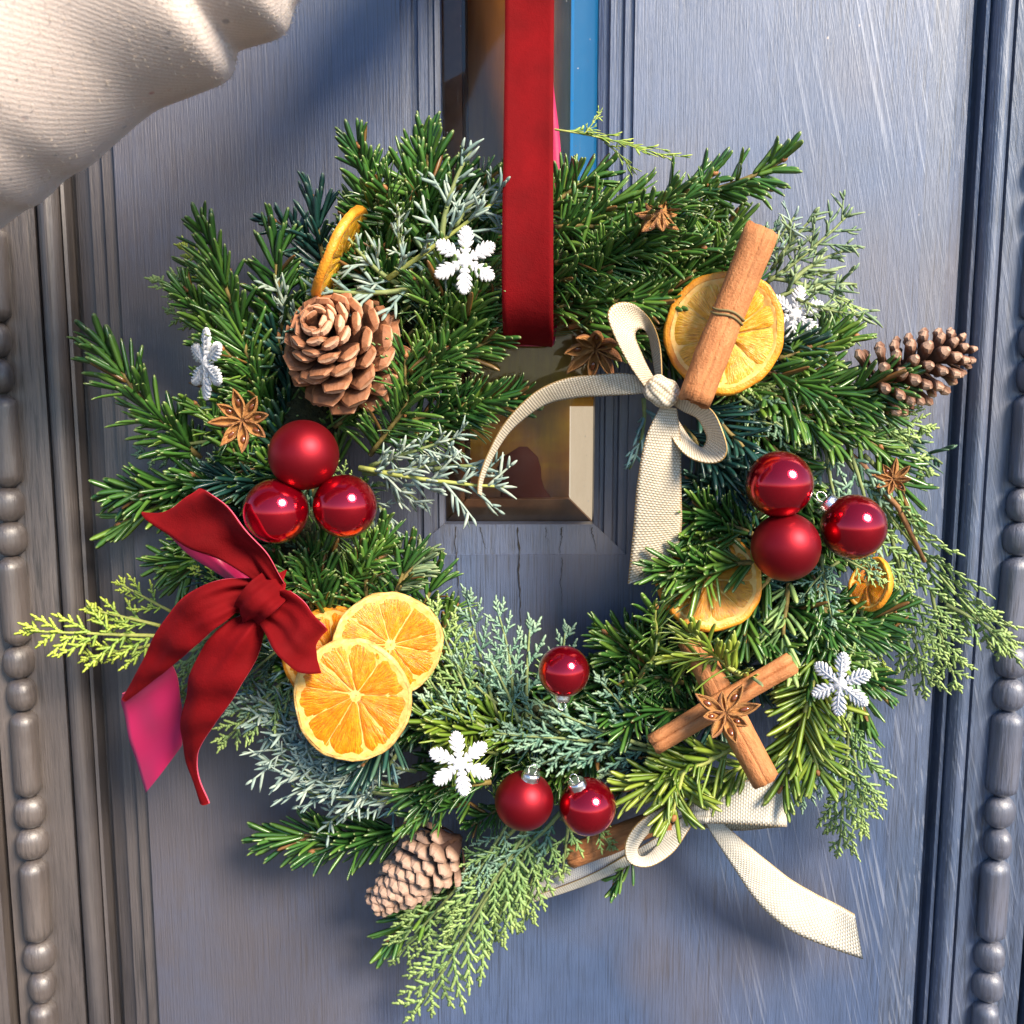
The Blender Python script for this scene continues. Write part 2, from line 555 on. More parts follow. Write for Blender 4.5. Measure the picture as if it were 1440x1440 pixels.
q_ = prism([(l_ - .003, z_ - .0025), (l_ - .003, TOP), (l_ + .0112, TOP), (l_ + .0112, z_ + .0124)], .0167, .0257)
link('bevel_strip', q_.mesh('bevel_strip', [M_AMBER.m], False), door, label='amber strip added behind the side glass edge for the bevel tone')
link('bevel_strip', b.mesh('bevel_strip', [M_CREAM], False), door, label='glowing cream strip standing for daylight in the glass edge')
b = MB(); b.box((r_ - 0.0145, .0165, at(0, 300, -.02).z), (r_ + .003, .0260, TOP))  # added strip that glows blue in place of daylight
link('bevel_strip', b.mesh('bevel_strip', [glow_mat('blue_glow', (0.02, 0.30, 0.75), 0.24)], False), door, label='glowing blue strip standing for daylight in the glass edge')
b = MB(); b.box((l_ + 0.0115, .0180, z_ - .004), (l_ + .0145, .0260, TOP))  # dark line along the inner edge of the bevel
link('bevel_strip', b.mesh('bevel_strip', [simple('dark_bevel_line', (0.05, 0.022, 0.012), 0.5)], False), door, label='dark strip behind the glass at the inner bevel line')
b = MB()  # dark red reflection built as a solid shape behind the pane
rings = []
for i in range(9):
    t = i / 8
    p = at(738, lerp(745, 628, t), -.026)
    r = size(38, -.026) * math.sqrt(max(.02, 1 - (max(0, t - .25) / .75) ** 2)) * (1 + .16 * math.sin(9 * t))
    p = p + Vector((.0035 * math.sin(5 * t + 1), 0, 0))
    rings.append([(p.x + r * math.cos(a * math.pi / 8), .0255 + 0.006 * (r / .02) * 0.8 * math.sin(a * math.pi / 8), p.z) for a in range(16)])
b.loft(rings)
link('red_reflection', b.mesh('red_reflection', [simple('dark_red_reflection', (0.115, 0.018, 0.010), 0.9)]), door, label='dark red rounded shape standing for a reflection in the lower glass')
# ------------------------------------------------------------------ greenery materials
def leaf_material(name, dark, mid, light, tipc, rough=0.38, coat=0.0, tip_from=0.75, hue_obj=0.5, dry=False):
    k = NT(name, rough)
    r = k.attr('rnd')
    o = k.objrnd()
    s = k.math('ADD', k.math('MULTIPLY', r, 1.0 - hue_obj), k.math('MULTIPLY', o, hue_obj))
    c = k.ramp(s, [(0.15, dark), (0.5, mid), (0.9, light)])
    c = k.mix(c, tipc, k.ramp(k.attr('tip'), [(tip_from, 0.0), (1.0, 0.65)]))
    if dry:
        c = k.mix(c, (0.20, 0.10, 0.03), k.ramp(r, [(0.965, 0.0), (0.975, 1.0)]))
    k.set(Base_Color=c)
    k.set(Coat_Weight=coat)
    k.set(Coat_Roughness=0.25)
    return k.m

M_FIR = leaf_material('fir_needle', (0.020, 0.078, 0.016), (0.054, 0.152, 0.026), (0.145, 0.255, 0.036), (0.34, 0.40, 0.14), 0.29, 0.35, 0.90, dry=True)
M_FIR_UNDER = leaf_material('fir_needle_underside', (0.09, 0.16, 0.10), (0.14, 0.21, 0.12), (0.20, 0.26, 0.13), (0.26, 0.3, 0.14), 0.45)
M_FIR_LIME = leaf_material('young_fir_needle', (0.08, 0.155, 0.018), (0.155, 0.245, 0.026), (0.28, 0.34, 0.04), (0.38, 0.42, 0.12), 0.35, 0.2, 0.86)
M_FIR_TEAL = leaf_material('bluish_fir_needle', (0.008, 0.040, 0.040), (0.018, 0.075, 0.060), (0.06, 0.13, 0.08), (0.16, 0.24, 0.18), 0.30, 0.3, 0.86)
M_JUN = leaf_material('silver_juniper_leaf', (0.15, 0.24, 0.22), (0.27, 0.36, 0.31), (0.42, 0.48, 0.38), (0.46, 0.52, 0.42), 0.6, 0, 0.8)
M_JUN_GREEN = leaf_material('grey_green_juniper_leaf', (0.11, 0.19, 0.10), (0.20, 0.29, 0.14), (0.34, 0.41, 0.20), (0.42, 0.48, 0.25), 0.6, 0, 0.8)
M_JUN_BLUE = leaf_material('blue_juniper_leaf', (0.10, 0.22, 0.24), (0.17, 0.31, 0.31), (0.26, 0.40, 0.36), (0.3, 0.42, 0.38), 0.6, 0, 0.8)
M_CYP = leaf_material('blue_cypress_leaf', (0.075, 0.185, 0.130), (0.14, 0.27, 0.18), (0.23, 0.36, 0.23), (0.34, 0.46, 0.30), 0.5, 0.1, 0.7)
M_CYP_GREEN = leaf_material('green_cypress_leaf', (0.090, 0.190, 0.060), (0.165, 0.285, 0.090), (0.27, 0.40, 0.13), (0.42, 0.52, 0.16), 0.5, 0.1, 0.55)
M_CYP_LIME = leaf_material('lime_cypress_leaf', (0.17, 0.28, 0.05), (0.30, 0.44, 0.07), (0.44, 0.55, 0.08), (0.60, 0.64, 0.08), 0.5, 0.1, 0.5)
M_CYP_DARK = leaf_material('dark_cypress_leaf', (0.03, 0.085, 0.055), (0.055, 0.13, 0.075), (0.10, 0.19, 0.10), (0.15, 0.25, 0.14), 0.5, 0.1, 0.6)

def bark_material(name, a, b_):
    k = NT(name, 0.7)
    o = k.obj()
    k.set(Base_Color=k.ramp(k.noise(o, 260, 4), [(0.3, a), (0.7, b_)]))
    k.bump(k.noise(o, 700, 3), 0.4, 0.0004)
    return k.m
M_TWIG = bark_material('fir_twig_bark', (0.12, 0.085, 0.02), (0.27, 0.20, 0.055))
M_TWIG_Y = bark_material('yellow_green_twig', (0.30, 0.34, 0.07), (0.45, 0.47, 0.13))
M_TWIG_G = bark_material('green_twig', (0.16, 0.21, 0.07), (0.26, 0.31, 0.11))
M_TWIG_B = bark_material('brown_twig', (0.17, 0.075, 0.03), (0.33, 0.16, 0.06))
M_BUD = simple('fir_bud', (0.33, 0.14, 0.045), 0.6)

# ------------------------------------------------------------------ sprig meshes (each returns stem mesh, foliage mesh)
def needle(mb, p, d, up, L, w, rg, m_top=0, m_under=1, tipoff=0.0):
    d = d.normalized()
    n = (up - d * d.dot(up))
    n = n.normalized() if n.length > 1e-5 else d.orthogonal().normalized()
    side = d.cross(n)
    rnd = rg.random()
    bendv = n * rg.uniform(-.14, .26) * L + side * rg.uniform(-.10, .10) * L
    th = w * 0.20
    rings, tips = [], []
    for t, ww in ((0, .40), (.12, .85), (.45, 1.0), (.80, .98), (.95, .66), (1.0, .28)):
        c = p + d * (L * t) + bendv * (t * t)
        a = side * (w * .5 * ww)
        rings.append([c + a, c + n * th * (.55 + .45 * ww) , c - a, c - n * th * .5 * ww])
        tips.append(t + tipoff)
    mb.loft(rings, True, True, m_top, rnd, tips, None, [m_top, m_top, m_under, m_under])

def axis_curve(L, n, bend, zb, rg, wob=0.02):
    pts = []
    for i in range(n + 1):
        t = i / n
        pts.append(Vector((L * t, bend * L * (t * t - t) * 1.0 + rg.uniform(-wob, wob) * L * .2 * (0 < i < n), zb * L * (t - t * t))))
    return pts

def along(pts, t):
    s = t * (len(pts) - 1)
    i = min(int(s), len(pts) - 2)
    return pts[i].lerp(pts[i + 1], s - i), (pts[i + 1] - pts[i]).normalized()

def fir_variant(seed, L, nl=0.021, density=1.0, sides=2, brush=0.55, sweep=48, flat=False):
    rg = random.Random(seed)
    st, fo = MB(), MB()
    def shoot(p0, d0, length, r0, lvl):
        ax = d0.normalized()
        zup = Vector((0, 0, 1))
        sd = zup.cross(ax).normalized()
        zz = ax.cross(sd)
        bend = rg.uniform(-.16, .16)
        n = 8
        pts = [p0 + ax * (length * i / n) + sd * (bend * length * ((i / n) ** 2)) + zz * (rg.uniform(-.02, .07) * length * math.sin(math.pi * i / n)) for i in range(n + 1)]
        st.tube(pts, [lerp(r0, r0 * .55, i / n) for i in range(n + 1)], 6)
        cnt = int(length / 0.00104 * density)
        for i in range(cnt):
            t = (i + rg.random()) / cnt
            if t < 0.05 and lvl == 0 and rg.random() < .5:
                continue
            p, d = along(pts, t)
            s_ = zup.cross(d).normalized()
            u_ = d.cross(s_)
            # round the stem, mostly to the sides and above
            if flat:
                ph = rg.choice((-1, 1)) * rg.gauss(74, 13)
            else:
                ph = rg.choice((-1, 1)) * abs(rg.gauss(58, 34))
            if rg.random() > brush + .45:
                ph = rg.uniform(-180, 180)
            ph = math.radians(ph)
            rad = s_ * math.sin(ph) + u_ * math.cos(ph)
            sw = math.radians(lerp(sweep + 8, 20, t ** 1.6) + rg.gauss(0, 8))
            dirn = d * math.cos(sw) + rad * math.sin(sw)
            ll = nl * (0.72 + .34 * math.sin(math.pi * min(1, .18 + t * .80))) * rg.uniform(.82, 1.1)
            needle(fo, p + rad * r0 * .7, dirn, rad * .6 + u_ * .9, ll, 0.0030 * rg.uniform(.65, 1.15), rg)
        # bud cluster at the tip
        for q in range(2 if lvl == 0 else 1):
            c = pts[-1] + Vector((rg.uniform(-.001, .001), rg.uniform(-.0012, .0012), rg.uniform(0, .001)))
            st.tube([c - ax * .0014, c, c + ax * .0014, c + ax * .0026], [.0010, .0016, .0013, .0003], 6, 1)
        return pts
    main = shoot(Vector((0, 0, 0)), Vector((1, 0, 0)), L, 0.0017, 0)
    for q in range(sides):
        t = rg.uniform(.28, .62)
        p, d = along(main, t)
        sg = 1 if q % 2 == 0 else -1
        a = math.radians(rg.uniform(34, 52)) * sg
        dd = Vector((math.cos(a), math.sin(a), rg.uniform(-.05, .3)))
        shoot(p, dd, L * rg.uniform(.34, .5), 0.0012, 1)
    return st.mesh('fir_sprig', [M_TWIG, M_BUD]), fo.mesh('needles', [M_FIR, M_FIR_UNDER])

def juniper_variant(seed, L, stiff=1.0, fan=1.0, sub=1.0):
    rg = random.Random(seed)
    st, fo = MB(), MB()
    main = axis_curve(L, 10, rg.uniform(-.35, .35), rg.uniform(0, .25), rg)
    st.tube(main, [lerp(.0015, .0006, i / 10) for i in range(11)], 6)
    def leaflet(p, d, l, r=0.00086):
        rnd = rg.random()
        b = Vector((rg.gauss(0, .12), rg.gauss(0, .12), rg.gauss(0, .12))) * l
        pts = [p + d * (l * t) + b * t * t for t in (0, .35, .7, 1)]
        fo.tube(pts, [r * .9, r * 1.1, r * .95, r * .35], 4, 0, rnd, (0, .3, .7, 1))
    def branch(p, d, l, lvl):
        rnd = rg.random()
        b = Vector((rg.gauss(0, .12), rg.gauss(0, .12), rg.gauss(0, .10))) * l
        n = 5
        pts = [p + d * (l * i / n) + b * (i / n) ** 2 for i in range(n + 1)]
        fo.tube(pts, [lerp(.00085, .00045, i / n) for i in range(n + 1)], 5, 0, rnd, [i / n * .8 for i in range(n + 1)])
        cnt = int(l / 0.0038 * sub)
        for i in range(cnt):
            t = (i + rg.random() * .8 + .2) / (cnt + .3)
            q, dd = along(pts, min(t, .98))
            s_ = Vector((rg.gauss(0, 1), rg.gauss(0, 1), rg.gauss(0, .8)))
            s_ = (s_ - dd * s_.dot(dd)).normalized()
            a = math.radians(rg.uniform(24, 46))
            leaflet(q, dd * math.cos(a) + s_ * math.sin(a), rg.uniform(.0070, .0145) * (1 - .3 * t))
        leaflet(pts[-1], (pts[-1] - pts[-2]).normalized(), .004)
    cnt = max(5, int(L / 0.0072))
    for i in range(cnt):
        t = .10 + .88 * (i + rg.uniform(-.3, .3)) / cnt
        t = max(.04, min(.97, t))
        p, d = along(main, t)
        sg = 1 if i % 2 == 0 else -1
        a = math.radians(rg.uniform(26, 50)) * sg * fan
        s_ = Vector((-d.y, d.x, 0)).normalized()
        dd = (d * math.cos(a) + s_ * math.sin(a) + Vector((0, 0, rg.uniform(-.15, .45)))).normalized()
        branch(p, dd, L * rg.uniform(.22, .40) * (1.08 - .55 * t), 1)
    for i in range(int(L / .004)):
        t = rg.uniform(.1, 1)
        p, d = along(main, t)
        s_ = Vector((rg.gauss(0, 1), rg.gauss(0, 1), rg.gauss(0, 1)))
        s_ = (s_ - d * s_.dot(d)).normalized()
        leaflet(p, (d * .8 + s_ * .55).normalized(), rg.uniform(.004, .009))
    return st.mesh('juniper_sprig', [M_TWIG_G]), fo.mesh('foliage', [M_JUN])

def scaly(mb, p, d, nrm, l, w, rg, tip0, tip1):
    """One finger of a cypress frond: flattened, with scale leaves notching its outline."""
    d = d.normalized()
    n = (nrm - d * nrm.dot(d)).normalized()
    s_ = d.cross(n)
    rnd = rg.random()
    seg = max(2, int(l / 0.0021))
    b = s_ * rg.uniform(-.05, .05) * l + n * rg.uniform(-.05, .08) * l
    rings, tips = [], []
    for i in range(seg * 2 + 1):
        t = i / (seg * 2)
        ww = w * (0.72 if i % 2 == 0 else 1.0) * (1.0 - .35 * t)
        if i == seg * 2:
            ww = w * .18
        c = p + d * (l * t) + b * t * t
        rings.append([c + s_ * ww, c + n * ww * .50, c - s_ * ww, c - n * ww * .45])
        tips.append(lerp(tip0, tip1, t))
    mb.loft(rings, True, True, 0, rnd, tips)

def cypress_variant(seed, L, wide=0.36, droop=0.2, dens=1.0, curl=0.0):
    rg = random.Random(seed)
    st, fo = MB(), MB()
    main = axis_curve(L, 12, rg.uniform(-.22, .22), droop, rg, .01)
    st.tube(main, [lerp(.0013, .0005, i / 12) for i in range(13)], 6)
    up = Vector((0, 0, 1))
    # scale leaves along the main stem too
    cnt = int(L / .0070 * dens)
    def frond(p, d, l, t0):
        n = 5
        s0 = up.cross(d).normalized()
        b = s0 * rg.uniform(-.18, .18) * l + up * rg.uniform(-.22, .12) * l
        pts = [p + d * (l * i / n) + b * (i / n) ** 2 for i in range(n + 1)]
        tp = lambda t: min(1, .25 + .75 * (t0 * .55 + t * .45))
        nrm = (up + Vector((rg.gauss(0, .16), rg.gauss(0, .16), 0))).normalized()
        for i in range(n):
            scaly(fo, pts[i], pts[i + 1] - pts[i], nrm, l / n * 1.06, .00112, rg, tp(i / n), tp((i + 1) / n))
        c2 = max(4, int(l / .0031))
        for i in range(c2):
            t = (i + .5) / c2
            q, dd = along(pts, t)
            sg = 1 if i % 2 == 0 else -1
            s_ = nrm.cross(dd).normalized() * sg
            a = math.radians(rg.uniform(33, 40))
            ll = rg.uniform(.0082, .0098) * (1.12 - .80 * t) * min(1.0, .40 + l / .035) * min(1, .55 + t * 2.2)
            d2 = (dd * math.cos(a) + s_ * math.sin(a) + up * rg.uniform(-.12, .18)).normalized()
            scaly(fo, q, d2, nrm, ll, .00132, rg, tp(t), min(1, tp(t) + .25))
            if ll > .0068 and rg.random() < .30:
                for sg2 in (1, -1):
                    q2 = q + d2 * ll * rg.uniform(.3, .5)
                    s2 = nrm.cross(d2).normalized() * sg2
                    scaly(fo, q2, d2 * .82 + s2 * .55, nrm, ll * rg.uniform(.40, .55), .00112, rg, tp(t), min(1, tp(t) + .25))
        scaly(fo, pts[-1], pts[-1] - pts[-2], nrm, .0045, .0011, rg, .9, 1)
    for i in range(cnt):
        t = .08 + .90 * (i + .5 + rg.uniform(-.2, .2)) / cnt
        p, d = along(main, t)
        sg = 1 if i % 2 == 0 else -1
        a = math.radians(rg.uniform(30, 40)) * sg
        s_ = up.cross(d).normalized()
        dd = (d * math.cos(a) + s_ * math.sin(a) + up * rg.uniform(-.16, .22)).normalized()
        env = math.sin(math.pi * min(1, .30 + .62 * t)) if t < .6 else lerp(math.sin(math.pi * .672), .30, (t - .6) / .4)
        frond(p, dd, L * wide * env * rg.uniform(.75, 1.1), t)
    frond(main[-1], (main[-1] - main[-2]).normalized(), L * .10, 1.0)
    for i in range(12):
        scaly(fo, main[i], main[i + 1] - main[i], up, L / 12 * 1.05, .0011, rg, .2 + .6 * i / 12, .2 + .6 * (i + 1) / 12)
    return st.mesh('cypress_sprig', [M_TWIG_G]), fo.mesh('foliage', [M_CYP])

FIR = {}
for ci, L in enumerate((0.050, 0.078, 0.108)):
    FIR[L] = [fir_variant(100 + ci * 10 + s, L, nl=(0.0205, .0230, .0240)[ci], sides=(1, 1, 2)[ci] * (s < 4) - (s == 0), brush=(.55, .5, .42, .55, .55, .6)[s], sweep=(42, 36, 52, 34, 36, 42)[s], flat=(s == 2)) for s in range(6)]
JUN = {}
for ci, L in enumerate((0.042, 0.070, 0.105)):
    JUN[L] = [juniper_variant(200 + ci * 10 + s, L) for s in range(3)]
CYP = {}
for ci, L in enumerate((0.045, 0.075, 0.115)):
    CYP[L] = [cypress_variant(300 + ci * 10 + s, L, wide=(.42, .36, .32)[ci]) for s in range(3)]

# ------------------------------------------------------------------ the wreath
wreath = thing('wreath', 'round evergreen wreath of fir, juniper and cypress sprigs hung on the door', 'wreath', Matrix.Identity(4))
RC = at(742, 702, 0.03)

# bound core of moss and wire that carries the sprigs
k = NT('dark_moss_core', 0.95)
o = k.obj()
k.set(Base_Color=k.ramp(k.noise(o, 300, 4), [(0.3, (0.012, 0.018, 0.006)), (0.7, (0.04, 0.045, 0.015))]))
k.bump(k.noise(o, 420, 4), 1.0, 0.004)
M_CORE = k.m
mb = MB()
rg = random.Random(1)
NR, NS = 64, 12
rings = []
for i in range(NR):
    a = 2 * math.pi * i / NR
    rr = 0.1345 * (1 + .02 * math.sin(3 * a) + .015 * math.sin(5 * a + 1))
    c = Vector((RC.x + rr * math.cos(a), -0.024, RC.z + rr * math.sin(a)))
    e = Vector((math.cos(a), 0, math.sin(a)))
    rr2 = 0.0225 * rg.uniform(.9, 1.1)
    rings.append([c + e * rr2 * math.cos(2 * math.pi * j / NS) + Vector((0, -1, 0)) * rr2 * .92 * math.sin(2 * math.pi * j / NS) for j in range(NS)])
rings.append(rings[0])
mb.loft(rings, True, False)
link('bound_core', mb.mesh('bound_core', [M_CORE]), wreath)

PR = random.Random(42)
NORMAL = {'F': FIR, 'J': JUN, 'C': CYP}
NAMES = {'F': 'fir_sprig', 'J': 'juniper_sprig', 'C': 'cypress_sprig'}
FOL = {'F': 'needles', 'J': 'foliage', 'C': 'foliage'}

def sprig3(kind, A, B, var=None, roll=None, mats=None, stem=None, width=1.0, zh=None):
    L = (B - A).length
    lib = NORMAL[kind]
    key = min(lib, key=lambda q: abs(math.log(q / L)))
    vs = lib[key]
    v = vs[(var if var is not None else PR.randrange(len(vs))) % len(vs)]
    r = roll if roll is not None else PR.gauss(0, 24)
    sc = L / key
    z = Vector(zh) if zh else Vector((0, -1, 0.0))
    m = frame(A, B - A, z) @ Matrix.Rotation(math.radians(r), 4, 'X')
    sw = (sc ** .35) if kind == 'F' else sc ** .7
    m = m @ Matrix.Diagonal((sc, sw * width, sw * width, 1))
    s = link(NAMES[kind], v[0], wreath, m)
    f_ = link(FOL[kind], v[1], s, Matrix.Identity(4), kind='stuff')
    if mats:
        for i, mt in enumerate(mats):
            f_.material_slots[i].link = 'OBJECT'
            f_.material_slots[i].material = mt
    if stem:
        s.material_slots[0].link = 'OBJECT'
        s.material_slots[0].material = stem
    return s

def sprig(kind, x0, y0, d0, x1, y1, d1, **kw):
    return sprig3(kind, at(x0, y0, d0), at(x1, y1, d1), **kw)

LIME = dict(mats=[M_FIR_LIME, M_FIR_UNDER], stem=M_TWIG_Y)
TEAL = dict(mats=[M_FIR_TEAL, M_FIR_UNDER])
JG = dict(mats=[M_JUN_GREEN])
JB = dict(mats=[M_JUN_BLUE])
CG = dict(mats=[M_CYP_GREEN])
CL = dict(mats=[M_CYP_LIME], stem=M_TWIG_Y)
CD = dict(mats=[M_CYP_DARK])

